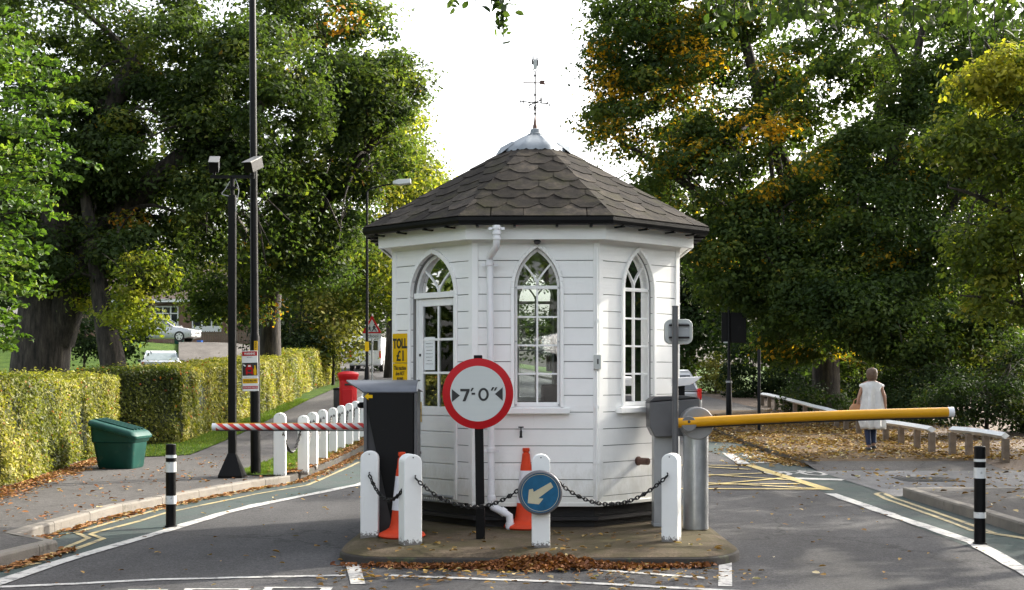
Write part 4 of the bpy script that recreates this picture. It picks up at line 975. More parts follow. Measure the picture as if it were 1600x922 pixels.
# striped barrier
YB = 12.75; t = thing('striped_barrier', 'red and white striped barrier arm across the left lane', 'barrier', (mx(566, YB), YB, mz(667, YB)))
xa, xb = mx(336, YB), mx(600, YB); mb = MB(); Lb = xb-xa; nst = 13
arm = MB(Matrix.Translation((xa-mx(566, YB), 0, 0))); arm.tube([(0, 0, 0), (Lb, 0, .006)], .033, 16)
m, tt, p = nmat('red_white_stripes'); p.inputs['Roughness'].default_value = .35
tc = N(tt, 'ShaderNodeTexCoord'); sp = N(tt, 'ShaderNodeSeparateXYZ'); tt.links.new(tc.outputs['Object'], sp.inputs[0]); a1 = N(tt, 'ShaderNodeMath', operation='ADD'); tt.links.new(sp.outputs['X'], a1.inputs[0]); a2 = N(tt, 'ShaderNodeMath', operation='MULTIPLY'); a2.inputs[1].default_value = 1.35; tt.links.new(sp.outputs['Z'], a2.inputs[0]); tt.links.new(a2.outputs[0], a1.inputs[1])
ml = N(tt, 'ShaderNodeMath', operation='MULTIPLY'); ml.inputs[1].default_value = 1/.103; tt.links.new(a1.outputs[0], ml.inputs[0]); fr = N(tt, 'ShaderNodeMath', operation='FRACT'); tt.links.new(ml.outputs[0], fr.inputs[0])
rr = ramp(tt, fr.outputs[0], [(.0, (.62, .035, .03)), (.5, (.62, .035, .03)), (.505, (.70, .68, .66))]); rr.color_ramp.interpolation = 'CONSTANT'; tt.links.new(rr.outputs[0], p.inputs['Base Color']); M['stripes'] = m
arm.build('barrier_arm', 'stripes', t, smooth=True)
e = MB(Matrix.Translation((xa-mx(566, YB), 0, 0))); e.tube([(-.025, 0, 0), (.012, 0, 0)], .0345, 16); e.build('end_cap', 'pvc', t, smooth=True)
e = MB(Matrix.Translation((xa-mx(566, YB), 0, 0))); e.box((.01, -.012, .031), (Lb, .012, .037)); e.build('top_strip', 'signy', t)
e = MB(Matrix.Translation((xa-mx(566, YB), 0, 0))); e.box((.01, -.014, -.040), (Lb, .014, -.031)); e.build('rubber_edge', 'rubber', t)
e = MB(Matrix.Translation((-mx(566, YB)*1, -YB, -mz(667, YB)))); e.box((mx(585, YB), YB-.10, K), (mx(625, YB), YB+.16, mz(640, YB))); e.build('barrier_housing', 'greym', t, bevel=.01)

# ------------------------------------------------------------------ second ticket machine (right, seen from behind)
Y2 = 12.95
t = thing('ticket_machine', 'grey ticket machine with box front and upturned hood right of the booth', 'ticket machine', (mx(1036, Y2), Y2, K))
O_ = Matrix.Translation((-mx(1036, Y2), -Y2, -K)); X_ = lambda p: mx(p, Y2); Z_ = lambda p: mz(p, Y2)
mb = MB(O_); mb.box((X_(1022), Y2, K+.03), (X_(1053), Y2+.22, Z_(680))); mb.box((X_(1021), Y2-.01, K), (X_(1054), Y2+.23, K+.032)); mb.build('pedestal', 'greyl', t, bevel=.006)
mb = MB(O_); mb.prism([(X_(1013.5), Z_(628)), (X_(1092), Z_(622)), (X_(1093), Z_(660)), (X_(1088), Z_(680)), (X_(1022), Z_(683)), (X_(1014.5), Z_(668))], Y2-.08, Y2+.32); bx_ = mb.build('box_housing', 'greym', t, bevel=.012)
mb = MB(O_); mb.prism([(X_(1012.5), Z_(628)+.002), (X_(1022), Z_(620)), (X_(1070), Z_(618)), (X_(1093), Z_(621)+.002)], Y2-.09, Y2+.33); mb.build('lid', 'greyd', t, bevel=.006)
mb = MB(O_); mb.box((X_(1060), Y2+.1, Z_(621)), (X_(1072), Y2+.25, Z_(602))); mb.build('screen_neck', 'black', t)
mb = MB(O_); mb.prism([(X_(1055), Z_(591)), (X_(1097.5), Z_(588.5)), (X_(1090), Z_(595)), (X_(1078), Z_(602)), (X_(1055), Z_(604))], Y2+.02, Y2+.34); mb.build('hood', 'pvc', t, bevel=.004)
# grey pole with the white box back
Yp = 12.55; xb_ = mx(1055, Yp); t = thing('signal_pole', 'slim grey pole with a white signal box, at the booth right corner', 'pole', (xb_, Yp, K))
mb = MB(); mb.tube([(0, 0, 0), (0, 0, mz(480, Yp)-K)], .029, 16); mb.tube([(0, 0, mz(480, Yp)-K), (0, 0, mz(480, Yp)-K+.012)], .031, 16); mb.build('pole', 'greym', t, smooth=True)
cz_ = mz(518, Yp)-K; cxx = (1062-1055)*Yp/F
mb = MB(Matrix.Translation((cxx, .06, cz_)));
def rrect(w_, h_, r_, n=6): return [(sx*(w_/2-r_)+r_*math.cos(a), sz*(h_/2-r_)+r_*math.sin(a)) for sx, sz, a0 in ((1, 1, 0), (-1, 1, 90), (-1, -1, 180), (1, -1, 270)) for a in [R(a0+90*i/n) for i in range(n+1)]]
mb.prism(rrect(.26, .235, .06), 0, .10); bx_ = mb.build('signal_box', 'signw', t, bevel=.008)
mb = MB(Matrix.Translation((cxx, .06, cz_))); mb.prism(rrect(.20, .17, .03), -.018, .0); mb.build('back_cover', 'greyl', bx_, bevel=.004)
mb = MB(Matrix.Translation((cxx, .06, cz_)))
for z in (-.055, .06): mb = MB(Matrix.Translation((cxx, .06, cz_))); mb.box((-.095, -.035, z-.008), (.095, -.018, z+.008)); mb.build('clamp', 'iron', t)
# ------------------------------------------------------------------ barrier column with yellow arm
M['drum'] = mat('drum_grey', (.25, .25, .25), .4, metal=.3, var=.1); M['greyh'] = mat('hub_grey', (.15, .15, .15), .4, var=.1)
Yc = G(1087, 828, K)[1]+.12; xc = mx(1087, Yc); t = thing('barrier_column', 'silver barrier column with a long yellow arm over the right lane', 'barrier', (xc, Yc, K))
zt = mz(661, Yc)-K
mb = MB(); mb.lathe([(.120, 0), (.121, zt-.12), (.121, zt-.02)], n=32); mb.build('column', 'steel', t, smooth=True)
mb = MB(Matrix.Translation((0, 0, zt))); mb.tube([(0, -.135, 0), (0, .135, 0)], .155, 32); mb.lathe([(.122, -.12), (.124, -.11), (.124, .0)], (0, 0, 0), 28, cap=False); mb.build('drum_head', 'drum', t, bevel=.012)
mb = MB(Matrix.Translation((-.095, -.14, zt+.0))); mb.tube([(0, 0, 0), (0, -.10, 0)], .072, 24); mb.build('hub', 'greyh', t, bevel=.006); mb = MB(Matrix.Translation((-.095, -.14, zt))); mb.tube([(0, -.098, .02), (0, -.106, .02)], .014, 10); mb.build('bolt', 'greyd', t)
Ya = Yc-.20; z0 = mz(661, Ya)-K; z1 = mz(644, Ya)-K; x0 = mx(1059, Ya)-xc; x1 = mx(1481, Ya)-xc
n_ = 20; mb = MB()
pts = [(x0+(x1-x0)*i/n_, -.20, z0+(z1-z0)*i/n_+.012*math.sin(math.pi*i/n_)) for i in range(n_+1)]; mb.tube(pts, .046, 18); mb.build('barrier_arm', 'yellow', t, smooth=True)
mb = MB(); mb.tube([(x1-.001, -.20, z1), (x1+.052, -.20, z1+.002)], .0475, 18); mb.build('end_cap', 'pvc', t, smooth=True)
mb = MB(); ring = [(a[0], a[1], a[2]-.048) for a in pts]; mb.tube(ring[1:], .012, 6); mb.build('rubber_edge', 'rubber', t)

# ------------------------------------------------------------------ camera mast, lamp column
X, Y = G(363, 747, K); Y += .17; X = mx(363, Y); t = thing('camera_mast', 'black square mast with two boxed cameras on a crossbar', 'camera mast', (X, Y, K)); gz = lambda p: mz(p, Y)-K
mb = MB(); mb.box((-.052, -.052, .1), (.052, .052, gz(305))); mb.tube([(0, 0, gz(305)), (0, 0, gz(276))], .03, 12); mb.build('pole', 'black', t, bevel=.008)
mb = MB(); b_ = .17; c = .055; hz_ = .34
mb.add([(-b_, -b_, 0), (b_, -b_, 0), (b_, b_, 0), (-b_, b_, 0), (-b_, -b_, .03), (b_, -b_, .03), (b_, b_, .03), (-b_, b_, .03), (-c, -c, hz_), (c, -c, hz_), (c, c, hz_), (-c, c, hz_)], [(3, 2, 1, 0), (0, 1, 5, 4), (1, 2, 6, 5), (2, 3, 7, 6), (3, 0, 4, 7), (4, 5, 9, 8), (5, 6, 10, 9), (6, 7, 11, 10), (7, 4, 8, 11), (8, 9, 10, 11)]); mb.build('base_flange', 'black', t)
mb = MB(); xl_, xr_ = (329-363)*Y/F, (397-363)*Y/F; mb.box((xl_, -.02, gz(279)), (xr_, .02, gz(274))); mb.box((-.09, -.04, gz(295)), (.07, .04, gz(292))); mb.build('crossbar', 'black', t)
M['drumt'] = mat('camera_hood_grey', (.085, .085, .083), .5, var=.1)
for px_, rz in ((335, .15), (396, -.35)):
    cc = thing('camera', None, None, ((px_-363)*Y/F, 0, gz(257)), rz); cc.parent = t
    mb = MB(Matrix.Rotation(R(22), 4, 'X')); mb.box((-.065, -.16, -.085), (.065, .16, .070)); mb.build('camera_housing', 'black', cc, bevel=.006)
    mb = MB(Matrix.Rotation(R(22), 4, 'X')); mb.box((-.072, -.19, .0705), (.072, .17, .080)); mb.build('sunshield', 'drumt', cc)
    mb = MB(); mb.tube([(0, 0, -.1), (0, 0, -.19)], .02, 8); mb.build('mount', 'black', cc)
mb = MB(); 
mb.tube(smoothpts([(-.03, -.03, gz(284)), (-.09, -.04, gz(296)), (-.14, -.05, gz(304)), (-.04, -.05, gz(307))]), .007, 6); mb.tube(smoothpts([(.05, -.03, gz(280)), (.10, -.04, gz(298)), (.07, -.05, gz(316)), (.055, -.05, gz(330)), (.08, -.05, gz(326))]), .006, 6); mb.build('cable', 'greyl', t)
Xl_, Yl = mx(399.5, 19.62), 19.62; t = thing('lamp_column', 'tall black lamp column with a warning poster and a yellow number strip', 'lamp column', (Xl_, Yl, K))
mb = MB(); zt_ = 9.0; lx = lambda z: -z*.0068
mb.tube([(0, 0, 0), (lx(2), 0, 2.0), (lx(2.05), 0, 2.06), (lx(4.0), 0, 4.0), (lx(zt_), 0, zt_)], [.075, .072, .060, .055, .043], 16); mb.build('pole', 'black', t, smooth=True)
mb = MB(); mb.tube(smoothpts([(lx(9), 0, 8.95), (.1, -.3, 9.3), (.6, -1.0, 9.45)]), .03, 8); mb.build('arm', 'black', t, smooth=True); mb = MB(); mb.cbox((.75, -1.25, 9.46), (.25, .6, .10)); mb.build('lamp_head', 'greyl', t, bevel=.03)
yz = lambda p: mz(p, Yl)-K; xz = lambda p: (p-399.5)*Yl/F
mb = MB(); mb.box((xz(398.5), -.0735, yz(549)), (xz(403.5), -.066, yz(533))); st_ = mb.build('number_strip', 'signy', t)
text('0083', .11, .028, Matrix.Translation((xz(401), -.0745, yz(541))) @ Matrix.Rotation(0, 4, 'Z') @ FACE @ Matrix.Rotation(R(-90), 4, 'Z'), 'ink', st_)
ps = bpy.data.objects.new('warning_poster', None); COL.objects.link(ps); ps.parent = t; ps.location = (xz(392.5), -.085, yz(579.5)); ps.rotation_euler = (R(0), R(-1.5), R(0))
pw, ph = 24.5*Yl/F, 63*Yl/F
mb = MB(); mb.box((-pw/2, -.003, -ph/2), (pw/2, .003, ph/2)); mb.build('board', 'paper', ps)
def pb(nm, x0, x1, z0, z1, m_, d=.0045): mb = MB(); mb.box((x0*pw-pw/2, -d, ph/2-z1*ph), (x1*pw-pw/2, -.003, ph/2-z0*ph)); return mb.build(nm, m_, ps)
pb('red_header', .02, .98, .02, .13, 'red'); text('WARNING', pw*.7, ph*.055, Matrix.Translation((0, -.0052, ph/2-.075*ph)) @ FACE, 'paper', ps, bold=.03)
text('SECURITY', pw*.35, ph*.02, Matrix.Translation((0, -.0035, ph/2-.165*ph)) @ FACE, 'ink', ps)
pb('picture_panel', .02, .98, .30, .62, 'ink')
def pp_(nm, poly, m_, d=.0055): mb = MB(); mb.prism([(x*pw-pw/2, ph/2-z*ph) for x, z in poly], -d, -.0046); return mb.build(nm, m_, ps)
pp_('car_picture', [(.24, .59), (.22, .45), (.32, .38), (.36, .345), (.56, .345), (.60, .38), (.68, .45), (.68, .59), (.60, .59), (.60, .56), (.34, .56), (.34, .59)], 'red'); pp_('window_picture', [(.37, .40), (.40, .36), (.53, .36), (.57, .40)], 'paper', .006); pp_('grille_picture', [(.33, .47), (.60, .47), (.58, .53), (.35, .53)], 'ink', .006)
pp_('figure_picture', [(.74, .61), (.72, .48), (.78, .42), (.78, .37), (.84, .36), (.87, .42), (.92, .5), (.90, .61)], 'signy'); pp_('cctv_picture', [(.10, .33), (.24, .37), (.20, .40), (.08, .36)], 'paper')
text('clamping and cctv in operation', pw*.8, ph*.018, Matrix.Translation((0, -.0035, ph/2-.655*ph)) @ FACE, 'ink', ps)
pb('yellow_band', .02, .98, .69, .81, 'signy'); text('01372 802 998', pw*.8, ph*.05, Matrix.Translation((0, -.0052, ph/2-.745*ph)) @ FACE, 'ink', ps, bold=.03)
text('24 hours', pw*.4, ph*.014, Matrix.Translation((0, -.0052, ph/2-.79*ph)) @ FACE, 'ink', ps)
pb('red_footer', .02, .98, .875, .945, 'red'); text('AUTHORISED VEHICLES', pw*.9, ph*.035, Matrix.Translation((0, -.0052, ph/2-.91*ph)) @ FACE, 'paper', ps)

# ------------------------------------------------------------------ grit bin
X, Y = G(190, 735, K-.02); Y += .3; X = mx(190, Y); t = thing('grit_bin', 'dark green plastic grit bin with sloping lid against the hedge', 'grit bin', (X, Y, K), -.12)
def frus(mb, a, b, seg=5, inset_=0):
    """a,b = (z, halfx, halfy, cx, cy, tilt) rounded rect rings"""
def ring_rr(hx, hy, r_, z, cx=0, cy=0, tx=0):
    return [(cx+sx*(hx-r_)+r_*math.cos(R(a0+22.5*i)), cy+sy*(hy-r_)+r_*math.sin(R(a0+22.5*i)), z+tx*(cx+sx*(hx-r_)+r_*math.cos(R(a0+22.5*i)))) for sx, sy, a0 in ((1, 1, 0), (-1, 1, 90), (-1, -1, 180), (1, -1, 270)) for i in range(5)]
def loft(mb, rings, cap=True):
    n = len(rings[0]); vs = [p for r_ in rings for p in r_]; fs = [(i*n+j, i*n+(j+1) % n, (i+1)*n+(j+1) % n, (i+1)*n+j) for i in range(len(rings)-1) for j in range(n)]
    if cap: fs += [tuple(range(n-1, -1, -1)), tuple((len(rings)-1)*n+j for j in range(n))]
    mb.add(vs, fs)
tl = -.26
mb = MB(); loft(mb, [ring_rr(.27, .25, .07, 0, -.01), ring_rr(.285, .27, .08, .03, -.01), ring_rr(.335, .31, .09, .40, -.02), ring_rr(.355, .33, .09, .415, -.02), ring_rr(.375, .335, .09, .56, -.02, 0, tl)]); mb.build('bin_body', 'green_p', t, smooth=True)
mb = MB(); loft(mb, [ring_rr(.395, .36, .09, .565, -.02, 0, tl), ring_rr(.40, .365, .09, .60, -.02, 0, tl), ring_rr(.375, .34, .09, .645, -.03, 0, tl), ring_rr(.34, .30, .09, .665, -.03, 0, tl)])
for yy in (-.18, -.06, .06, .18): mb.tube([(-.34, yy, .672+.34*.26), (.28, yy, .672-.28*.26)], .02, 8)
mb.build('lid', 'green_p', t, smooth=True)
# ------------------------------------------------------------------ red pillar box
Yb = 31.5; Xb = mx(544, Yb); zb = h(Xb, Yb)+.1; t = thing('post_box', 'red cylindrical post box at the end of the white posts', 'post box', (Xb, Yb, zb)); Hb = mz(580, Yb)-zb
mb = MB(); mb.lathe([(.235, 0), (.235, .08), (.205, .10), (.205, Hb-.22)], n=32); mb.build('body', 'postred', t, smooth=True)
mb = MB(); mb.lathe([(.205, Hb-.22), (.215, Hb-.20), (.245, Hb-.12), (.25, Hb-.10), (.25, Hb-.06), (.22, Hb-.035), (.12, Hb-.008), (.02, Hb)], n=32); mb.build('cap', 'postred', t, smooth=True)
mb = MB(); mb.box((-.06, -.212, Hb-.33), (.13, -.19, Hb-.29)); mb.build('slot', 'ink', t); mb = MB(); mb.box((-.10, -.222, .2), (.12, -.185, Hb-.42)); mb.build('door', 'postred', t, bevel=.01)
Xw, Yw = mx(529.5, 32), 32; t2 = thing('litter_bin', 'dark slim litter bin left of the red post box', 'litter bin', (Xw, Yw, h(Xw, Yw)+.1))
mb = MB(); mb.lathe([(.11, 0), (.13, .05), (.13, mz(606, 32)-h(Xw, Yw)-.1-.05)], n=16); mb.build('bin_body', 'greyd', t2, smooth=True); mb = MB(); zz = mz(606, 32)-h(Xw, Yw)-.15; mb.lathe([(.145, zz), (.145, zz+.03), (.12, zz+.05)], n=16); mb.build('rim', 'black', t2, smooth=True)
# ------------------------------------------------------------------ distant street lamp, school sign
Ys = 38; Xs = mx(573.5, Ys); zb = h(Xs, Ys)+.1; t = thing('street_lamp', 'slim black street lamp with curved arm rising above the far hedge', 'street lamp', (Xs, Ys, zb)); q = lambda p: mz(p, Ys)-zb
mb = MB(); mb.tube([(0, 0, 0), (0, 0, q(578)), (0, 0, q(570)), (0, 0, q(300))], [.08, .075, .045, .03], 10)
mb.tube(smoothpts([(0, 0, q(300)), (.15, 0, q(294)), (.76, 0, q(286.5))]), .022, 8); mb.build('pole', 'black', t, smooth=True)
mb = MB(); loft(mb, [[(.73+a*0, b*.10, q(288)+c_*.08) for a, b, c_ in ((0, -1, 0), (0, 1, 0), (0, 1, 1), (0, -1, 1))], [(.90, b*.13, q(289.5)+c_*.16) for a, b, c_ in ((0, -1, 0), (0, 1, 0), (0, .8, 1), (0, -.8, 1))], [(1.24, b*.13, q(287)+c_*.13) for a, b, c_ in ((0, -1, 0), (0, 1, 0), (0, .8, 1), (0, -.8, 1))]]); mb.build('lamp_head', 'signw', t, bevel=.02)
mb = MB(); mb.box((-.055, -.06, q(549)), (.055, -.045, q(534))); mb.build('number_strip', 'signy', t)
Ys = 43.0; Xs = mx(581.5, Ys); zb = h(Xs, Ys)+.1; t = thing('school_sign', 'triangular red bordered school warning sign on a grey pole', 'road sign', (Xs, Ys, zb)); q = lambda p: mz(p, Ys)-zb; k_ = Ys/F
mb = MB(); mb.tube([(0, 0, 0), (0, 0, q(490))], .03, 10); mb.build('pole', 'greyl', t, smooth=True)
def tri(s_, y0_, y1_, m_, nm, cz=q(512.5)): mb = MB(); mb.prism([((x)*s_*k_, cz+(-z)*s_*k_) for x, z in ((-14.5, 7), (-14, 8.5), (14, 8.5), (14.5, 7), (.8, -18.6), (-.8, -18.6))], y0_, y1_); return mb.build(nm, m_, t)
sf = tri(1, -.06, -.04, 'red', 'sign_face'); tri(.70, -.063, -.0605, 'signw', 'sign_inset', q(512.8))
def fig(cx, s_):
    z0_ = q(518.2); mb = MB(); sc2 = s_
    def l(a, b, w_): mb.tube([(cx+a[0]*sc2, -.066, z0_+a[1]*sc2), (cx+b[0]*sc2, -.066, z0_+b[1]*sc2)], w_*sc2, 6)
    l((0, .11), (.01, .19), .03); l((0, .11), (-.05, .05), .018); l((-.05, .05), (-.07, 0), .014); l((0, .11), (.05, .06), .018); l((.05, .06), (.08, 0), .014); l((.01, .18), (.07, .13), .012); l((.01, .18), (-.06, .14), .012)
    mb.lathe([(.001, -.028*sc2), (.026*sc2, 0), (.001, .028*sc2)], (cx+.015*sc2, -.066, z0_+.235*sc2), 8); mb.build('child_symbol', 'ink', sf)
fig(.07, .95); fig(-.08, .75)
mb = MB(); mb.box((-14.5*k_, -.06, q(529)), (14.5*k_, -.045, q(521))); pl_ = mb.build('school_plate', 'signw', t); text('School', .40, .10, Matrix.Translation((0, -.0615, q(525))) @ FACE, 'greyd', pl_, bold=.01)
# ------------------------------------------------------------------ right side: sign pole, short pole, rails
Ys = 38; Xs = mx(1139, Ys); zb = h(Xs, Ys)+.1; t = thing('sign_column', 'dark column with the back of a traffic sign under the right trees', 'sign', (Xs, Ys, zb)); q = lambda p: mz(p, Ys)-zb
mb = MB(); mb.tube([(0, 0, 0), (0, 0, q(596)), (0, 0, q(590)), (0, 0, q(480))], [.085, .080, .045, .04], 12); mb.build('pole', 'black', t, smooth=True)
mb = MB(); mb.tube([(0, 0, q(598)), (0, 0, q(595))], .092, 12); mb.build('collar', 'greyl', t, smooth=True)
mb = MB(); mb.prism([(-.20, q(535)), (.50, q(536)), (.50, q(488)), (-.20, q(488))], .05, .09); sb = mb.build('sign_back', 'blackm', t, bevel=.01); mb = MB(); mb.box((-.15, -.02, q(536)), (-.0, .05, q(534))); mb.build('bracket', 'signw', t)
Ys = 32; Xs = mx(1186, Ys); zb = h(Xs, Ys)+.1; t = thing('verge_pole', 'plain thin black pole standing in the golden leaves', 'pole', (Xs, Ys, zb)); mb = MB(); mb.tube([(0, 0, 0), (0, 0, mz(548, Ys)-zb), (0, 0, mz(546, Ys)-zb)], [.04, .04, .03], 12); mb.build('pole', 'black', t, smooth=True)
def rail(label, P_, name='post_and_rail', top=None):
    """P_: list of (px, Y, rail_py)"""
    Q = []
    for px, Y, rp in P_: Y *= .955; Q.append(Vector((mx(px, Y), Y, mz(rp, Y))))
    o_ = Q[0].copy(); o_.z = h(o_.x, o_.y); t = thing(name, label, 'rail fence', o_, 0, 'low timber rail fences'); T_ = Matrix.Translation(-o_)
    for p in Q:
        mb = MB(T_ @ Matrix.Translation((p.x, p.y, 0))); d = .055; zg = h(p.x, p.y)-.05; mb.box((-d, -d, zg), (d, d, p.z-.05)); mb.build('fence_post', 'wood_grey', t, bevel=.008)
    s_ = .078
    for a, b in zip(Q, Q[1:]):
        d = (b-a).normalized(); nn = Vector((d.y, -d.x, 0)).normalized(); up = Vector((0, 0, 1)); vs = []
        for e in (a+d*.004, b-d*.004):
            for u, v in ((1.15, 0), (0, .75), (-1.15, 0), (0, -.75)): vs.append(e+nn*u*s_+up*v*s_)
        mb = MB(T_); mb.add(vs, [(0, 1, 5, 4), (1, 2, 6, 5), (2, 3, 7, 6), (3, 0, 4, 7), (3, 2, 1, 0), (4, 5, 6, 7)]); mb.build('rail', 'railw', t)
rail('short weathered rail fence of three bays behind the right bollard', [(1488, 25.2, 671), (1514, 24.8, 673), (1540, 24.4, 676), (1571, 23.9, 681)])
rail('long weathered rail fence running back past the walking woman', [(1456, 25.8, 671), (1433, 27.0, 667), (1408, 28.4, 663), (1384, 29.6, 660), (1364, 30.8, 657), (1342, 32.0, 653), (1322, 33.4, 648.5), (1307, 34.6, 644.5), (1292, 36.0, 640), (1274, 37.5, 636), (1258, 39.2, 631.5), (1242, 41, 627.5), (1227, 42.8, 623.5), (1213, 44.5, 620), (1202, 46, 617.5), (1191, 47.5, 616)])
# drain cover
x, y = G(1448, 750); o = MB(Matrix.Translation((x, y, h(x, y)+.012))); o.box((-.42, -.42, 0), (.42, .42, .006)); 
for i in range(7): o.box((-.36+i*.105, -.38, .006), (-.30+i*.105, .38, .010))
o = o.build('drain_cover', 'greyd', None); tag(o, 'dark metal drain cover set in the pale driveway mouth', 'drain cover')

# ------------------------------------------------------------------ cars
def car(label, X, Y, rz, paint, gl='carglass', z=None, L=4.2, Wd=1.75, Hh=1.46, group='cars', name='car', hatch=True):
    zb = h(X, Y) if z is None else z; t = thing(name, label, 'car', (X, Y, zb), rz, group)   # front towards +x local
    hl = L/2; hw = Wd/2
    low = [(-hl, .45), (-hl+.05, .30), (-hl+.5, .22), (hl-.45, .22), (hl-.05, .30), (hl, .48), (hl-.04, .66), (hl-.25, .78), (hl-1.15, .92), (-hl+.35, .98), (-hl+.05, .92)]
    n = len(low); sec = [(-1.0, .86), (-.97, .97), (-.80, 1.0), (.80, 1.0), (.97, .97), (1.0, .86)]
    mb = MB(); rings = []
    cx_, cz_ = 0, .55
    for u, s_ in [(-1, .93), (-.985, .985), (-.90, 1.0), (.90, 1.0), (.985, .985), (1, .93)]:
        rings.append([(cx_+(x-cx_)*s_, u*hw, cz_+(z_-cz_)*s_) for x, z_ in low])
    loft(mb, rings); bd = mb.build('body', paint, t, smooth=True, bevel=.03)
    if hatch: gh = [(-hl+.10, .95), (-hl+.42, Hh-.10), (-hl+.75, Hh-.01), (-.2, Hh), (.35, Hh-.05), (hl-1.15, .92)]
    else: gh = [(-hl+.35, .95), (-hl+.95, Hh-.10), (-hl+1.3, Hh-.01), (-.1, Hh), (.35, Hh-.05), (hl-1.15, .92)]
    mb = MB(); ri = []
    for u in (-1, 1): ri.append([(x, u*(hw*.93 if z_ < 1.0 else hw*.76), z_) for x, z_ in gh])
    loft(mb, ri); mb.build('cabin', paint, t, smooth=True, bevel=.04)
    def W_(u, x, z_): zf = (z_-.95)/(Hh-.95); return u*(hw*(.93-(.17)*min(1, max(0, zf)))+.006)
    for u in (-1, 1):
        for xa_, xb_, xc_, xd_ in ((-hl+.55, .0, .0, -hl+.72), (.06, hl-1.35, .38, .06)):
            mb = MB(); z0_, z1_ = 1.0, Hh-.10; mb.add([(xa_, W_(u, 0, z0_), z0_), (xb_, W_(u, 0, z0_), z0_), (xc_, W_(u, 0, z1_), z1_), (xd_, W_(u, 0, z1_), z1_)]+[(xa_, W_(u, 0, z0_)-u*.02, z0_), (xb_, W_(u, 0, z0_)-u*.02, z0_), (xc_, W_(u, 0, z1_)-u*.02, z1_), (xd_, W_(u, 0, z1_)-u*.02, z1_)], [(0, 1, 2, 3), (7, 6, 5, 4), (0, 4, 5, 1), (1, 5, 6, 2), (2, 6, 7, 3), (3, 7, 4, 0)]); mb.build('side_window', gl, t)
    def screen(p, q_, nm, off):
        (xa_, za_), (xb_, zb_) = p, q_; d = Vector((xb_-xa_, zb_-za_)).normalized(); nn = Vector((d.y, -d.x))*off
        mb = MB(); f0, f1 = .08, .90; A_ = (xa_+(xb_-xa_)*f0, za_+(zb_-za_)*f0); B_ = (xa_+(xb_-xa_)*f1, za_+(zb_-za_)*f1); wa, wb = hw*.84, hw*.70
        vs = [(A_[0]+nn.x, -wa, A_[1]+nn.y), (A_[0]+nn.x, wa, A_[1]+nn.y), (B_[0]+nn.x, wb, B_[1]+nn.y), (B_[0]+nn.x, -wb, B_[1]+nn.y)]; vs += [(x-nn.x*.9, y, z_-nn.y*.9) for x, y, z_ in vs]
        mb.add(vs, [(0, 1, 2, 3), (7, 6, 5, 4), (0, 4, 5, 1), (1, 5, 6, 2), (2, 6, 7, 3), (3, 7, 4, 0)]); mb.build(nm, gl, t)
    screen(gh[-1], gh[-2], 'windscreen', .012); screen(gh[0], gh[1], 'rear_window', -.012)
    for sx in (-1, 1):
        for u in (-1, 1):
            wx = sx*(hl-.80); mb = MB(); mb.tube([(wx, u*(hw-.20), .32), (wx, u*(hw+.012), .32)], .32, 24); wh = mb.build('tyre', 'rubber', t, smooth=True)
            mb = MB(); mb.tube([(wx, u*(hw+.0), .32), (wx, u*(hw+.018), .32)], .215, 20)
            mb.build('rim', 'rimm', wh)
            mb = MB()
            for i in range(5):
                a = 2*math.pi*i/5+.3; mb.cbox((wx+.14*math.cos(a), u*(hw+.019), .32+.14*math.sin(a)), (.09, .006, .05), Matrix.Rotation(-a, 4, 'Y'))
            mb.build('rim_opening', 'rubber', wh)
    for u in (-1, 1):
        mb = MB(); mb.box((hl-.24, min(u*.50, u*.83), .60), (hl-.02, max(u*.50, u*.83), .73)); mb.build('headlight', 'headl', t, bevel=.03)
        mb = MB(); x_ = -hl; mb.box((x_-.005, min(u*.74, u*.85), .74), (x_+.2, max(u*.74, u*.85), 1.02 if hatch else .9)); mb.build('tail_light', 'taill', t, bevel=.02)
        mb = MB(); mb.cbox((hl-1.35, u*(hw+.07), .98), (.12, .16, .12)); mb.build('mirror', 'greyd', t, bevel=.03)
    mb = MB(); mb.box((-hl-.012, -.26, .62), (-hl+.06, .26, .73)); mb.build('number_plate', 'signy', t); mb = MB(); mb.box((hl-.04, -.26, .36), (hl+.014, .26, .47)); mb.build('number_plate', 'signw', t)
    mb = MB(); mb.box((hl-.03, -.42, .5), (hl+.008, .42, .58)); mb.build('grille', 'ink', t)
    return t
car('white car facing away behind the left hedge, only its roof showing', mx(251, 63), 63, R(105), 'car_white', 'carglass_pale', L=4.3, Wd=1.78, Hh=1.45, hatch=False)
xs_, ys_ = mx(252, 82), 82; car('silver car parked in the sunlit drive before the brick house', xs_, ys_, R(-6), 'car_silver', L=4.5)
car('silver hatchback driving off beyond the right ticket machine', 3.80, 35.5, R(92), 'car_silver', Hh=1.50)
car('pale car standing on the far road behind the toll sign', mx(672, 45), 45, R(95), 'car_white', Hh=1.45)
car('cream car parked on the rise behind the viewer, mirrored in the booth window', 1.9, -13, R(170), 'car_white')
car('dark car parked on the rise behind the viewer, mirrored in the booth window', -3.2, -13.4, R(182), 'car_dark')
# van far away
xv, yv = mx(572, 78), 80; zv = h(xv, yv); t = thing('white_van', 'white van far down the left road behind the school sign', 'van', (xv, yv, zv), R(0))
mb = MB(); mb.box((-.95, -2.4, .35), (.95, 2.2, 2.05)); mb.build('body', 'car_white', t, bevel=.12); mb = MB(); mb.box((-.72, -2.42, 1.25), (.72, -2.39, 1.8)); mb.build('rear_window', 'carglass', t); 
for s_ in (-1, 1):
    mb = MB(); mb.box((s_*.86-.06, -2.43, .8), (s_*.86+.06, -2.38, 1.2)); mb.build('tail_light', 'taill', t)
    for yy in (-1.5, 1.5): mb = MB(); mb.tube([(s_*.75, yy, .34), (s_*.97, yy, .34)], .34, 18); mb.build('wheel', 'rubber', t)

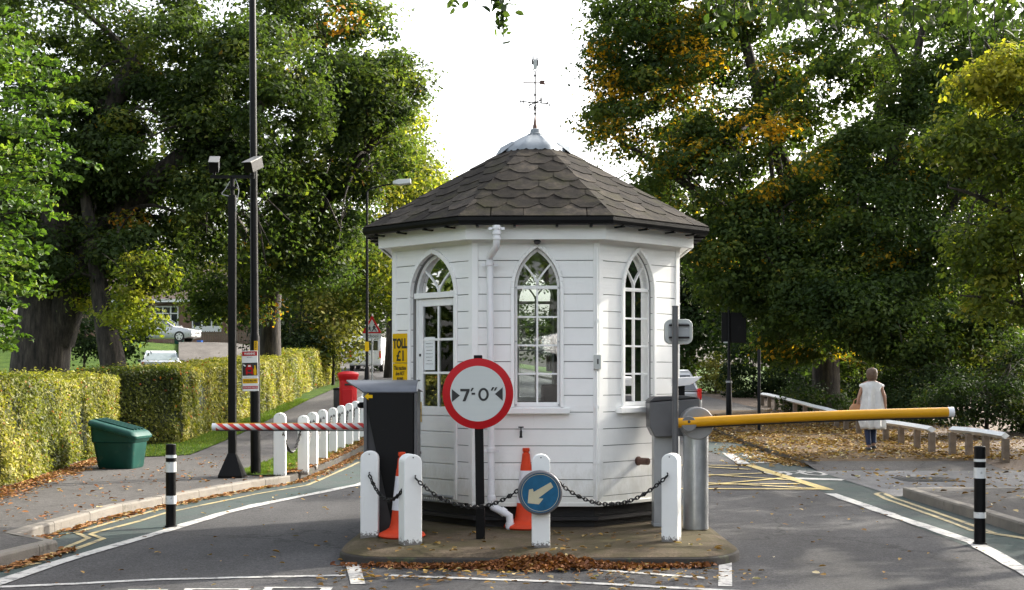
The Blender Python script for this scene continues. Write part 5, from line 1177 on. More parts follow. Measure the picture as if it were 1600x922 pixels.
# ------------------------------------------------------------------ house, fence, bins, far left
Yh = 104; t = thing('brick_house', 'brown brick house with white windows behind the left trees', 'house', (mx(290, Yh), Yh, h(mx(290, Yh), Yh)), 0); xh = mx(290, Yh); zh = h(xh, Yh); T_ = Matrix.Translation((-xh, -Yh, -zh)); X_ = lambda p: mx(p, Yh); Z_ = lambda p: mz(p, Yh)
mb = MB(T_)
zt_ = Z_(470); zg = zh-1.5
def wallseg(a, b, c, d): mb.box((X_(a), Yh, Z_(d) if d else zg), (X_(b), Yh+7, Z_(c)))
mb.box((X_(120), Yh+.25, zg), (X_(480), Yh+7, zt_)); mb.box((X_(120), Yh, zg), (X_(241), Yh+.249, zt_)); mb.box((X_(279), Yh, zg), (X_(299), Yh+.249, zt_)); mb.box((X_(346), Yh, zg), (X_(400), Yh+.249, zt_)); mb.box((X_(241.2), Yh, zg), (X_(278.8), Yh+.249, Z_(519))); mb.box((X_(440), Yh, zg), (X_(480), Yh+.249, zt_))
mb.build('wall', 'brick', t)
mb = MB(T_); 
mb.prismx([(Yh-.6, zt_-.1), (Yh-.5, zt_+.12), (Yh+3.5, zt_+3.4), (Yh+7.5, zt_+.12), (Yh+7.6, zt_-.1)], X_(110), X_(490)); rf_ = mb.build('roof', 'rooftile', t)
mb = MB(T_); mb.box((X_(108), Yh-.68, zt_-.14), (X_(492), Yh-.61, zt_+.10)); mb.build('gutter_board', 'white', t)
for a, b in ((241.5, 278.5), (299.5, 345.5), (400.5, 439.5)):
    mb = MB(T_); c, d = Z_(478), Z_(519)+.02; yy = Yh+.05
    mb.box((X_(a), yy, d), (X_(a)+.09, yy+.12, c)); mb.box((X_(b)-.09, yy, d), (X_(b), yy+.12, c)); mb.box((X_(a)+.09, yy, c-.1), (X_(b)-.09, yy+.12, c)); mb.box((X_(a)+.09, yy, d), (X_(b)-.09, yy+.12, d+.45))
    for f in (.34, .67): xm = X_(a)+(X_(b)-X_(a))*f; mb.box((xm-.05, yy+.01, d+.45), (xm+.05, yy+.11, c-.1))
    mb.box((X_(a)+.09, yy+.015, c-.62), (X_(b)-.09, yy+.105, c-.54))
    wf = mb.build('window', 'white', t); mb = MB(T_); mb.box((X_(a)+.05, yy+.06, d+.4), (X_(b)-.05, yy+.08, c-.05)); mb.build('pane', 'carglass', wf)
Yf = 96; zf = h(mx(320, Yf), Yf); t = thing('picket_fence', 'white topped picket fence on a low wall before the house', 'fence', (mx(320, Yf), Yf, zf)); T_ = Matrix.Translation((-mx(320, Yf), -Yf, -zf))
mb = MB(T_); mb.box((mx(300, Yf), Yf+.1, zf-1), (mx(470, Yf), Yf+.35, mz(531, Yf))); mb.build('low_wall', 'brick', t)
mb = MB(T_)
px_ = 255
while px_ < 470:
    if px_ > 311 or px_ < 280: mb.box((mx(px_, Yf), Yf, mz(545, Yf)), (mx(px_, Yf)+.08, Yf+.03, mz(517+random.random(), Yf)))
    px_ += 3.6
mb.box((mx(255, Yf), Yf+.03, mz(524, Yf)), (mx(470, Yf), Yf+.06, mz(522, Yf))); mb.build('pickets', 'wood_grey', t)
for nm, a, b, c, d, m_, lab in (('wheelie_bin', 273, 287, 521, 545, 'green_p', 'green wheeled bin behind the silver car'), ('wheelie_bin', 309, 316, 532, 548, 'vanblue', 'blue recycling bin right of the silver car')):
    Yq = 92; zq = h(mx(a, Yq), Yq); t = thing(nm, lab, 'bin', (mx((a+b)/2, Yq), Yq, min(zq, mz(d, Yq)))); w2 = (b-a)/2*Yq/F; H2 = mz(c, Yq)-min(zq, mz(d, Yq)); mb = MB(); loft(mb, [ring_rr(w2*.8, .22, .04, 0), ring_rr(w2, .28, .04, H2*.9)]); mb.build('bin_body', m_, t); mb = MB(); loft(mb, [ring_rr(w2*1.05, .31, .04, H2*.9), ring_rr(w2*1.02, .30, .04, H2)]); mb.build('lid', m_, t)

# ------------------------------------------------------------------ person
def person():
    px, Yq = 1362, 25.2; X = mx(px, Yq); zg = h(X, Yq)+K; Hp = (706-578)*Yq/F
    s = Hp/1.66; t = thing('person', 'woman walking away in a sleeveless white tunic and blue trousers with a tan handbag', 'person', (X, Yq, zg), 0)
    me = bpy.data.meshes.new('body'); bm = bmesh.new(); lay = bm.verts.layers.skin.verify(); V = []
    def v(p, r, par=None, root=False):
        q = bm.verts.new(Vector(p)*s); q[lay].radius = (r*s, r*s) if not isinstance(r, tuple) else (r[0]*s, r[1]*s); q[lay].use_root = root
        if par is not None: bm.edges.new((par, q))
        return q
    pel = v((0, 0, .90), .125, None, True); wa = v((0, .0, 1.05), .11, pel); chs = v((0, 0, 1.24), .125, wa); nb = v((0, -.01, 1.37), .075, chs); nk = v((0, 0, 1.44), .047, nb)
    h1 = v((0, .01, 1.50), .060, nk); h2 = v((0, .015, 1.56), .082, h1); h3 = v((0, .01, 1.62), .062, h2); 
    nose = v((0, .105, 1.545), .012, h2)
    for sx, phase in ((-1, -1), (1, 1)):
        hip = v((sx*.085, 0, .83), .082, pel)
        if sx < 0: kn = v((-.075, .05, .46), .052, hip); an = v((-.06, -.02, .085), .034, kn); v((-.065, .11, .025), .028, an)
        else: kn = v((.075, .14, .47), .052, hip); an = v((.055, .05, .12), .034, kn); v((.06, .16, .05), .028, an)
        sh = v((sx*.165, 0, 1.345), .052, nb); el = v((sx*.255, -.03*phase, 1.09), .036, sh); wr = v((sx*.285, .07 if sx < 0 else .02, .86), .024, el); pm = v((sx*.285, .09 if sx < 0 else .03, .80), .026, wr)
        for i in range(4):
            f1 = v((sx*.285+(.0), pm.co.y/s-.02+i*.013, .755-(.004 if i in (0, 3) else 0)), .0085, pm); v((sx*.28, pm.co.y/s-.02+i*.013, .725+abs(i-1.5)*.006), .0075, f1)
        th = v((sx*.275, pm.co.y/s+.032, .785), .009, pm); v((sx*.272, pm.co.y/s+.04, .76), .008, th)
    bm.to_mesh(me); bm.free(); o = bpy.data.objects.new('body', me); COL.objects.link(o); o.parent = t; me.materials.append(M['skin'])
    o.modifiers.new('skin', 'SKIN').use_smooth_shade = True; sb = o.modifiers.new('sub', 'SUBSURF'); sb.levels = 1; sb.render_levels = 2
    def ell(rings, nm, m_, n=28, wob=0, cap=False):
        mb = MB(); vs = []
        for j, (z, rx, ry, cx, cy) in enumerate(rings):
            for i in range(n): a = 2*math.pi*i/n; k = 1+wob*j/len(rings)*math.sin(a*7+j*.25); vs.append(((cx+rx*k*math.cos(a))*s, (cy+ry*k*math.sin(a))*s, z*s))
        mb.add(vs, [(j*n+i, j*n+(i+1) % n, (j+1)*n+(i+1) % n, (j+1)*n+i) for j in range(len(rings)-1) for i in range(n)])
        ob = mb.build(nm, m_, t, smooth=True); so = ob.modifiers.new('solid', 'SOLIDIFY'); so.thickness = .006; return ob
    ell([(1.415, .065, .06, 0, 0), (1.40, .12, .075, 0, 0), (1.375, .175, .088, 0, 0), (1.345, .235, .10, 0, 0), (1.31, .245, .118, 0, 0), (1.27, .205, .13, 0, 0), (1.22, .198, .138, 0, 0), (1.1, .20, .14, 0, 0), (.98, .212, .15, 0, 0), (.85, .228, .165, 0, 0), (.72, .235, .172, 0, .01), (.60, .232, .17, .0, .01), (.50, .215, .165, .02, .01), (.44, .20, .16, .03, .01)], 'tunic', 'dress', wob=.34)
    for sx, hx, k, a in ((-1, -.085, (-.075, .05, .46), (-.06, -.02, .12)), (1, .085, (.075, .14, .47), (.055, .05, .15))):
        mb = MB(); mb.tube(smoothpts([Vector((hx, 0, .86))*s, Vector(k)*s, Vector(a)*s]), interp([.098*s, .068*s, .050*s], 9), 16); mb.build('trouser_leg', 'denim', t, smooth=True)
        mb = MB(Matrix.Translation(Vector((a[0], a[1]+.04, a[2]-.105))*s)); loft(mb, [ring_rr(.042*s, .115*s, .03*s, 0), ring_rr(.045*s, .118*s, .03*s, .025*s), ring_rr(.035*s, .10*s, .03*s, .055*s)]); mb.build('shoe', 'ink', t, smooth=True)
    mb = MB(); mb.lathe([(.04, -.13), (.085, -.11), (.103, -.05), (.106, .015), (.095, .068), (.06, .10), (.01, .112)], (0, -.018*s, 1.565*s), 20); mb.lathe([(.005, -.05), (.045, -.03), (.05, 0), (.035, .035), (.005, .045)], (0, -.085*s, 1.55*s), 14); mb.build('hair', 'hair', t, smooth=True)
    bag = thing('handbag', 'tan leather handbag carried in the left hand of the walking woman', 'handbag', (X-.29*s, Yq+.07, zg+.84*s)); mb = MB(); loft(mb, [ring_rr(.10, .05, .03, -.11), ring_rr(.13, .07, .04, -.05), ring_rr(.125, .065, .04, .03), ring_rr(.075, .04, .03, .10)]); mb.build('bag_body', 'leather', bag, smooth=True)
    mb = MB(); mb.tube(smoothpts([(-.06, 0, .08), (-.04, 0, .17), (.03, 0, .19), (.06, 0, .08)]), .009, 8); mb.build('bag_handle', 'leather', bag, smooth=True)
person()
# ------------------------------------------------------------------ hedges
M['hedgecore'] = mat('hedge_inner_twigs', (.022, .032, .010), .95, var=.5, scale=25)
def hedge(label, P_, ht, thick, dens, size, m='leaf_hedge', tint=(.45, .2), top=None, name='hedge', cat='hedge', bulge=.06, seed_t=0):
    """P_: right-hand (street side) base line [(x,y)], hedge body lies to the left (-normal)"""
    o_ = Vector((P_[0][0], P_[0][1], h(*P_[0]))); t = thing(name, label, cat, o_, 0, 'clipped hedges' if cat == 'hedge' else 'bushes')
    core = MB(Matrix.Translation(-o_)); PP = []; NN = []
    for (x0, y0), (x1, y1) in zip(P_, P_[1:]):
        d = Vector((x1-x0, y1-y0, 0)); L = d.length; d.normalize(); nn = Vector((d.y, -d.x, 0))
        a = Vector((x0, y0, h(x0, y0))); b = Vector((x1, y1, h(x1, y1))); ins = .07
        q = []
        for e in (a, b):
            for off, zz in ((-ins, -.1), (-ins, ht-ins), (-thick+ins, ht-ins), (-thick+ins, -.1)): q.append(e+nn*off+Vector((0, 0, zz)))
        core.add(q, [(0, 1, 2, 3), (7, 6, 5, 4), (0, 4, 5, 1), (1, 5, 6, 2), (2, 6, 7, 3), (3, 7, 4, 0)])
        n1 = int(L*ht*dens); u = rng.random(n1); zf = rng.random(n1)
        bul = bulge*(np.sin(u*L*1.3+seed_t)+np.sin(u*L*3.7+2)*.5+np.sin(zf*5+u*L*.6)*.6)
        lo = np.where(zf < .12, -.03, 0)
        base = np.array(a)[None]+np.outer(u, np.array(b-a)); out = (bul+lo+rng.normal(0, .035, n1))[:, None]*np.array(nn)[None]
        p = base+out; p[:, 2] += zf*(ht+.03*np.sin(u*L*2.1)); PP.append(p); NN.append(np.repeat(np.array([nn+Vector((0, 0, .25))]), n1, 0))
        n2 = int(L*abs(thick)*dens*.8); u = rng.random(n2); w_ = rng.random(n2)
        p = np.array(a)[None]+np.outer(u, np.array(b-a))-np.outer(w_*thick, np.array(nn)); p[:, 2] += ht+.03*np.sin(u*L*2.1)+rng.normal(0, .03, n2)+np.where(rng.random(n2) < .04, rng.random(n2)*.12, 0); PP.append(p); NN.append(np.repeat(np.array([[0, 0, 1.0]]), n2, 0))
    x0, y0 = P_[0]; x1, y1 = P_[1]; d = Vector((x1-x0, y1-y0, 0)).normalized(); nn = Vector((d.y, -d.x, 0)); n3 = int(abs(thick)*ht*dens)
    for E_, sgn in ((P_[0], -1), (P_[-1], 1)):
        w_ = rng.random(n3); zf = rng.random(n3); p = np.array([E_[0], E_[1], h(*E_)])[None]-np.outer(w_*thick, np.array(nn))+np.outer(rng.normal(0, .03, n3)+sgn*.03, np.array(d)); p[:, 2] += zf*ht; PP.append(p); NN.append(np.repeat(np.array([list(d*sgn)]), n3, 0))
    core.build('inner_twigs', 'hedgecore', t)
    P3 = np.concatenate(PP); Nn = np.concatenate(NN); T = tint[0]+tint[1]*rng.normal(size=len(P3))*.8+.22*np.sin(P3[:, 1]*1.1+P3[:, 2]*2)*np.sin(P3[:, 1]*.37+1)
    hol = np.sin(P3[:, 1]*2.7+1.2*np.sin(P3[:, 2]*3.1))+np.sin(P3[:, 2]*5.3+P3[:, 1]*1.7)+.8*np.sin(P3[:, 1]*7.9+P3[:, 2]*6); kp = ~((hol < -1.5) & (rng.random(len(T)) < .75)); P3 = P3[kp]; Nn = Nn[kp]; T = T[kp]
    T = np.where(rng.random(len(T)) < .012, 1.0, np.minimum(T, .93))
    leafmesh('foliage', P3-np.array(o_), size, T, m, shape=4, parent=t, nrm=Nn); return t
hedge('clipped sunlit hedge nearest the viewer, behind the green grit bin', [(-6.15, 12.5), (-6.6, 17.2), (-6.85, 19.2), (-7.3, 22.9), (-7.45, 25.5)], 1.50, 1.5, 2100, .050)
hedge('short hedge face standing in shade, facing the road user, beside the grit bin', [(-8.4, 26.1), (-7.5, 26.5), (-6.72, 27.0)], 1.58, 1.0, 1700, .055, tint=(.2, .12))  # shade is put into this face by a darker leaf tint
hedge('long yellow green clipped hedge behind the black camera mast', [(-6.72, 27.05), (-6.85, 32), (-7.0, 38), (-7.3, 46.5)], 1.56, 1.6, 1100, .07, tint=(.55, .18), seed_t=1)
hedge('far end of the clipped hedge, stepping back behind the post box', [(-7.7, 47.2), (-7.9, 55), (-8.1, 63)], 1.62, 1.8, 650, .09, tint=(.5, .2), seed_t=3)
hedge('tall hedge block closing the left pavement behind the school sign', [(-9.0, 64), (-9.6, 74)], 2.4, 2.5, 420, .12, tint=(.4, .2), seed_t=3)

hedge('added tall dark hedge outside the view on the right, darkening the booth side window reflection', [(10.4, 4), (10.9, 12), (11.4, 18.5)][::-1], 3.9, 1.2, 260, .14, m='leaf_dark', tint=(.4, .2))  # added unseen hedge, covers the bright horizon in the side window reflection
# ------------------------------------------------------------------ trees
def lean(pts): return pts
BB = 'leaf_oak'
def zt(py, Y): return CH-(py-HZ)*Y/F
def xt(px, Y): return (px-800)*Y/F
# big oak on the left : lobes placed over photo rows/columns at depth ~40
def lob(px, py, Y, rpx, rpy, ry, n): return (xt(px, Y), Y, zt(py, Y), rpx*Y/F, ry, rpy*Y/F, n)
Yo = 39
tree('oak_tree', 'great dark oak on the left with a thick ridged trunk behind the hedge',
     [([(xt(60, Yo), Yo, h(-13.8, Yo)-.2), (xt(62, Yo), Yo, 1.6), (xt(70, Yo), Yo, 3.0), (xt(80, Yo), Yo, 4.6), (xt(140, Yo), Yo-1, 7.5), (xt(230, Yo), Yo-1, 10.5)], [1.05, .85, .80, .72, .45, .22]),
      ([(xt(85, Yo), Yo, 2.6), (xt(125, Yo), Yo-.3, 4.2), (xt(190, Yo), Yo-.6, 6.0), (xt(330, Yo), Yo-1, 8.2), (xt(480, Yo), Yo-1, 9.8)], [.62, .48, .36, .24, .12]),
      ([(xt(62, Yo), Yo, 3.6), (xt(20, Yo), Yo+.4, 6.0), (xt(-40, Yo), Yo, 9.5)], [.6, .42, .2])],
     [lob(90, 60, 39, 130, 120, 3, 70), lob(250, 250, 38.5, 150, 130, 2.6, 120), lob(120, 250, 38.5, 120, 130, 2.5, 80), lob(400, 150, 38, 120, 120, 2.6, 100), lob(400, 330, 37.5, 120, 90, 2.2, 75), lob(280, 80, 38.5, 120, 90, 2.6, 58), lob(110, 400, 38, 130, 50, 2.0, 40), lob(250, 400, 37.5, 70, 50, 1.8, 26), lob(-60, 250, 39, 120, 220, 3, 60)],
     BB, per=210, rad=.92, size=.14, tint=(.32, .20), limbs=46)
tree('oak_tree', 'dark oak whose right edge stands against the white sky above the school sign',
     [([(xt(420, 43), 43.5, h(xt(420, 43), 43)-.2), (xt(419, 43), 43.4, 2.6), (xt(424, 43), 43.2, 4.2), (xt(450, 43), 42, 7), (xt(500, 43), 42, 10.5), (xt(515, 43), 42, 12)], [.42, .34, .30, .24, .16, .06]),
      ([(xt(430, 43), 43, 4.8), (xt(500, 43), 42, 6.5), (xt(580, 43), 41.5, 8.4), (xt(630, 43), 41.5, 9.6)], [.2, .15, .1, .05]),
      ([(xt(428, 43), 43, 4.4), (xt(360, 43), 43, 6.8), (xt(300, 43), 43, 8.5)], [.18, .13, .06])],
     [lob(560, 150, 42, 78, 75, 2.2, 78), lob(570, 230, 41.5, 70, 75, 2.0, 60), lob(500, 320, 41, 75, 75, 2.0, 60), lob(470, 30, 42, 85, 60, 2.4, 44), lob(622, 125, 42, 36, 40, 1.2, 14), lob(600, 40, 42, 40, 40, 1.0, 5), lob(520, 400, 40.5, 50, 45, 1.4, 26), lob(430, 420, 41, 60, 50, 1.6, 26), lob(345, 465, 41, 42, 38, 1.2, 13), lob(385, 490, 41, 26, 26, 1.0, 6)],
     BB, per=190, rad=.85, size=.14, tint=(.36, .22), limbs=44)
tree('leaning_tree', 'tree with a pale leaning trunk and sunlit yellow green leaves behind the left hedge',
     [([(xt(185, 37), 37, h(-10.8, 37)-.2), (xt(178, 37), 37, 1.7), (xt(165, 37), 37, 2.9), (xt(150, 37), 37.2, 4.2), (xt(120, 37), 37.5, 7)], [.42, .37, .30, .24, .12]),
      ([(xt(168, 37), 37, 2.7), (xt(215, 36), 36, 3.6), (xt(262, 35.5), 35.5, 4.2)], [.12, .07, .03])],
     [lob(222, 440, 35.5, 32, 40, .9, 20), lob(205, 490, 35.2, 36, 26, .8, 14), lob(215, 512, 35, 30, 12, .6, 6), lob(245, 415, 35.6, 28, 26, .8, 8), lob(110, 440, 37.5, 40, 50, .9, 6)],
     'leaf_bright', per=75, rad=.62, size=.105, tint=(.5, .2), limbs=14, shape=6)
for i, (lab, bx, Y, lobes, tn, mm) in enumerate((
    ('sunlit yellow green tree rising beside the distant street lamp', 640, 64, [lob(640, 330, 64, 62, 90, 3, 62), lob(605, 250, 65, 60, 75, 3, 42), lob(590, 400, 62, 60, 70, 3, 44), lob(668, 300, 66, 34, 60, 2.4, 26), lob(640, 440, 60, 60, 60, 2.4, 34)], .55, 'leaf_gold'),
    ('mid green tree filling the gap behind the lamp column', 470, 60, [lob(450, 420, 60, 90, 90, 3, 60), lob(540, 440, 59, 60, 80, 3, 44), lob(350, 420, 62, 80, 75, 3, 40)], .22, 'leaf_gold'),
    ('tall yellowing tree behind the sky edge of the left oak', 610, 70, [lob(605, 150, 70, 42, 75, 3, 30), lob(545, 200, 70, 60, 100, 3, 40), lob(632, 215, 70, 32, 50, 2, 18), lob(590, 20, 70, 40, 30, 2, 6)], .45, 'leaf_gold'))):
    X = xt(bx, Y); tree('broadleaf_tree', lab, [([(X, Y, h(X, Y)-.3), (X+.1, Y, 4), (X-.2, Y, 8), (X, Y, 11)], [.4, .32, .2, .06])], lobes, mm, per=110, rad=1.5, size=.20, tint=(tn, .22), limbs=16)
# low bushes in front of them
for i, (lab, px, py, Y, rx, rz, n, tn, mm) in enumerate((
    ('rounded dark shrub behind the hedge, right of the poster', 455, 515, 56, 55, 38, 22, .2, 'leaf_dark'),
    ('pale flowering shrub behind the hedge by the school sign', 520, 500, 57, 50, 50, 28, .5, 'leaf_hedge'),
    ('dark shrub closing the view left of the toll sign', 602, 535, 84, 34, 40, 22, .2, 'leaf_dark'),
    ('dark laurel bank at the foot of the great oak', 130, 520, 60, 95, 26, 30, .15, 'leaf_dark'))):
    X = xt(px, Y); z = zt(py, Y); t = tree('shrub', lab, [([(X, Y, h(X, Y)-.2), (X+.1, Y, z)], [.08, .03])], [lob(px, py, Y, rx, rz, 1.6, n), lob(px, py+rz*.8, Y, rx, rz*.7, 1.4, n)], mm, per=70, rad=1.0, size=.17, tint=(tn, .2), limbs=6, group='bushes', cat='shrub')
# dark woods far left / far centre
for i, (lab, px, Y, lobes) in enumerate((
    ('dark woodland tree behind the great oak, far left edge', 60, 85, [lob(20, 330, 85, 130, 190, 4, 60), lob(110, 440, 84, 110, 70, 4, 30)]),
    ('dark woodland tree behind the brick house', 300, 118, [lob(250, 300, 118, 150, 150, 4, 60), lob(420, 330, 118, 120, 170, 4, 60), lob(300, 440, 116, 140, 30, 4, 20)]),
    ('dark woodland tree far behind the lamp column', 470, 100, [lob(470, 420, 100, 110, 130, 4, 60), lob(560, 470, 100, 70, 90, 3, 34), lob(200, 200, 100, 100, 120, 4, 30)]),
    )):
    X = xt(px, Y); tree('woodland_tree', lab, [([(X, Y, h(X, Y)-.5), (X, Y, 8), (X+.5, Y, 14)], [.5, .4, .1])], lobes, 'leaf_dark', per=60, rad=3.0, size=.42, tint=(.4, .22), limbs=10)

# right side: great turning tree
Yr = 40
def edge_keep(C):                                # crown outline towards the open sky over the booth
    px = 800+F*C[:, 0]/C[:, 1]; py = HZ-F*(C[:, 2]-CH)/C[:, 1]
    lim = np.interp(py, [-60, 0, 70, 120, 190, 250, 300, 420], [945, 930, 915, 925, 905, 930, 985, 1085]); return px > lim+14
tree('lime_tree', 'great lime tree right of the booth roof turning orange and yellow',
     [([(xt(1290, Yr+2), Yr+2, h(10, 42)-.2), (xt(1288, Yr+2), Yr+2, 3), (xt(1260, Yr+1), Yr+1, 6), (xt(1200, Yr), Yr, 9), (xt(1150, Yr), Yr, 12.6)], [.48, .40, .32, .22, .1]),
      ([(xt(1285, 42), 42, 3.4), (xt(1180, 41), 41, 5.6), (xt(1060, 40), 40, 7.4), (xt(960, 40), 40, 8.6)], [.26, .2, .12, .05]),
      ([(xt(1275, 42), 42, 5), (xt(1350, 41), 41, 8), (xt(1400, 41), 41, 11.5)], [.26, .2, .08])],
     [lob(985, 60, 40, 75, 75, 2.4, 64), lob(1000, 180, 39.5, 100, 80, 2.4, 90), lob(1080, 20, 41, 120, 70, 2.6, 60), lob(1130, 160, 40, 130, 110, 2.8, 110), lob(1080, 290, 39, 110, 70, 2.4, 80), lob(1230, 260, 39, 130, 110, 2.6, 110), lob(1160, 400, 38.5, 95, 80, 2.2, 80), lob(1280, 90, 40.5, 130, 100, 2.6, 80), lob(1260, 450, 38, 100, 80, 2.2, 80), lob(1250, 530, 40, 75, 36, 1.4, 30), lob(1170, 140, 43, 140, 75, 2.2, 46), lob(1090, 215, 43, 80, 50, 1.8, 26)],
     'leaf_plane', per=240, rad=.9, size=.13, tint=(.34, .17), limbs=60, keepfn=edge_keep,
     tbias=lambda C: .42*np.clip(1.8-np.hypot((C[:, 0]-xt(1030, 40))/3.2, (C[:, 2]-zt(190, 40))/3.0), 0, 1)*(rng.random(len(C)) < .30)+.5*(rng.random(len(C)) < .05))
tree('horse_chestnut_tree', 'dark leafy tree standing right of the great lime, with thin bare stems below',
     [([(xt(1395, 38), 38, h(10.8, 38)-.2), (xt(1400, 38), 38, 3.2), (xt(1380, 38), 38, 6), (xt(1420, 38), 38, 9.5), (xt(1450, 38), 38, 12)], [.34, .28, .24, .16, .06]),
      ([(xt(1398, 38), 38, 2.6), (xt(1450, 37), 37, 5), (xt(1530, 37), 37, 7.4)], [.2, .15, .06])],
     [lob(1400, 60, 38, 130, 110, 2.6, 90), lob(1430, 230, 37.5, 120, 100, 2.4, 80), lob(1380, 360, 37, 110, 80, 2.2, 60), lob(1500, 420, 36.5, 100, 80, 2.0, 46), lob(1560, 200, 38, 110, 180, 2.4, 80), lob(1560, 40, 38, 90, 80, 2.2, 36), lob(1340, 480, 36, 90, 60, 1.8, 50), lob(1420, 520, 35.5, 70, 45, 1.4, 36), lob(1520, 520, 36, 80, 40, 1.4, 30)],
     'leaf_plane', per=260, rad=.9, size=.12, tint=(.30, .17), limbs=44, tbias=lambda C: .5*(rng.random(len(C)) < .02))
tree('maple_tree', 'young maple with light yellow green leaves at the far right edge',
     [([(xt(1720, 27), 27, -.1), (xt(1715, 27), 27, 2.5), (xt(1690, 27), 27, 5), (xt(1660, 27), 27, 8)], [.20, .17, .12, .04]),
      ([(xt(1710, 27), 27, 3.0), (xt(1620, 26.5), 26.5, 4.4), (xt(1530, 26), 26, 5.0), (xt(1480, 26), 26, 5.2)], [.09, .07, .04, .015]),
      ([(xt(1700, 27), 27, 4.6), (xt(1610, 26.5), 26.5, 6.6), (xt(1540, 26), 26, 8.0)], [.09, .06, .02]), ([(xt(1712, 27), 27, 2.0), (xt(1600, 26), 26, 2.9), (xt(1500, 26), 26, 3.1)], [.07, .05, .015])],
     [lob(1560, 115, 26, 58, 42, .9, 34), lob(1590, 250, 26, 110, 60, 1.0, 44), lob(1500, 225, 26, 55, 40, .8, 18), lob(1600, 370, 26, 80, 55, 1.0, 30), lob(1530, 400, 26, 50, 40, .8, 14), lob(1640, 200, 26.5, 110, 140, 1.2, 60), lob(1560, 470, 26, 60, 45, .8, 18)],
     'leaf_gold', per=85, rad=.62, size=.105, tint=(.30, .2), limbs=30, shape=6, tbias=lambda C: .5*(C[:, 2] > zt(170, 26)))
# dark background right
for i, (lab, px, Y, lobes) in enumerate((
    ('dark evergreen far down the right road beside the booth wall', 1080, 75, [lob(1075, 440, 75, 60, 110, 3, 40), lob(1130, 420, 74, 60, 100, 3, 34), lob(1060, 550, 73, 60, 50, 2, 24), lob(1130, 500, 72, 60, 60, 2, 24)]),
    ('dark tree closing the road end behind the booth', 860, 112, [lob(730, 440, 112, 90, 110, 4, 60), lob(860, 430, 112, 110, 130, 4, 70), lob(990, 420, 110, 90, 140, 4, 60)]),
    ('broad tree beside the right lane bend behind the booth', 940, 74, [lob(960, 400, 74, 60, 120, 2.4, 46), lob(1030, 380, 74, 60, 130, 2.4, 46), lob(985, 520, 74, 60, 50, 2, 24)]),
    ('dense dark tree behind the conifer hedge', 1240, 62, [lob(1200, 470, 62, 90, 90, 3, 44), lob(1290, 540, 60, 100, 60, 3, 44), lob(1180, 350, 62, 90, 110, 3, 40)]),
    ('dense dark tree behind the walking woman', 1380, 58, [lob(1370, 480, 58, 90, 100, 3, 50), lob(1490, 540, 56, 110, 100, 3, 60), lob(1350, 300, 58, 110, 120, 3, 50)]),
    ('dense dark tree at the right edge of the wood', 1580, 56, [lob(1580, 430, 56, 90, 150, 3, 56), lob(1560, 200, 56, 110, 150, 3, 50), lob(1450, 100, 57, 110, 130, 3, 46)]))):
    X = xt(px, Y); tree('woodland_tree', lab, [([(X, Y, h(X, Y)-.5), (X, Y, 5), (X+.5, Y, 12)], [.35, .28, .1])], lobes, 'leaf_dark', per=130, rad=1.9, size=.26, tint=(.38, .2), limbs=12)
for lab, px, py, Y, rx, rz, n, tn, mm, sz in (
    ('clipped rounded bush with yellow tips beside the dark sign column', 1118, 590, 57, 26, 48, 30, .35, 'leaf_hedge', .11),
    ('dark upright yew bush right of the sign column', 1176, 585, 53, 44, 70, 60, .2, 'leaf_dark', .12),
    ('feathery dark green conifer behind the rail fence', 1235, 600, 51, 34, 42, 30, .35, 'leaf_dark', .11),
    ('broad dark conifer bush left of the walking woman', 1300, 606, 45, 62, 40, 60, .3, 'leaf_dark', .10),
    ('rust and yellow leaved shrub behind the walking woman', 1345, 548, 43, 66, 40, 36, .58, 'leaf_plane', .12),
    ('dark green privet bush right of the barrier tip', 1470, 630, 34, 70, 60, 60, .4, 'leaf_dark', .09),
    ('low dark box bush behind the short rail fence', 1540, 625, 29.5, 90, 38, 60, .35, 'leaf_dark', .075),
    ('dark holly bush at the right edge behind the short rail fence', 1600, 590, 31, 70, 60, 50, .45, 'leaf_dark', .09),
    ('dark hedge-like yew bank behind the long rail fence', 1395, 625, 37, 66, 52, 60, .3, 'leaf_dark', .10),
    ('dark green bush between the long and short rail fences', 1290, 640, 41, 70, 36, 50, .35, 'leaf_dark', .10),
    ('dark bush closing the right edge beyond the short rail fence', 1650, 650, 31, 70, 50, 50, .4, 'leaf_dark', .09),
    ('brown leaved thicket under the lime tree', 1260, 540, 52, 55, 30, 30, .45, 'leaf_plane', .13)):
    X = xt(px, Y); z = zt(py, Y); zg = h(X, Y)+.1; L = [lob(px, py, Y, rx, rz, .9 if Y < 34 else 1.2, n)]
    if zt(py+rz, Y) > zg+.5: L.append((X, Y, (z+zg)/2, rx*Y/F*.9, .8, max(.3, (z-zg)/2), n//2))
    tree('shrub', lab, [([(X, Y, zg-.2), (X+.05, Y, z)], [.06, .03])], L, mm, per=120, rad=.62, size=sz, tint=(tn, .2), limbs=6, group='bushes', cat='shrub')

# out-of-frame trees on the right whose shade covers booth and road
for i, (x_, y_, r_, hz_) in enumerate(((12.6, 11.5, 2.6, 5.6), (12.2, 16.5, 3.0, 5.8), (12.8, 21.5, 2.9, 5.8), (9.2, 8.2, 1.8, 5.0), (14.0, 27.5, 2.8, 6))):
    tree('roadside_tree', f"roadside tree outside the view on the right, {('nearest but one', 'third', 'fourth', 'nearest', 'farthest')[i]} of the row", [([(x_, y_, -.1), (x_+.1, y_, 3), (x_, y_, 7)], [.22, .18, .06])], [(x_, y_, hz_, r_, r_*1.15, 3.1, 150 if i != 3 else 70)], BB, per=60, rad=.9, size=.17, tint=(.35, .15), limbs=12, group='roadside trees to the right', filt=True)
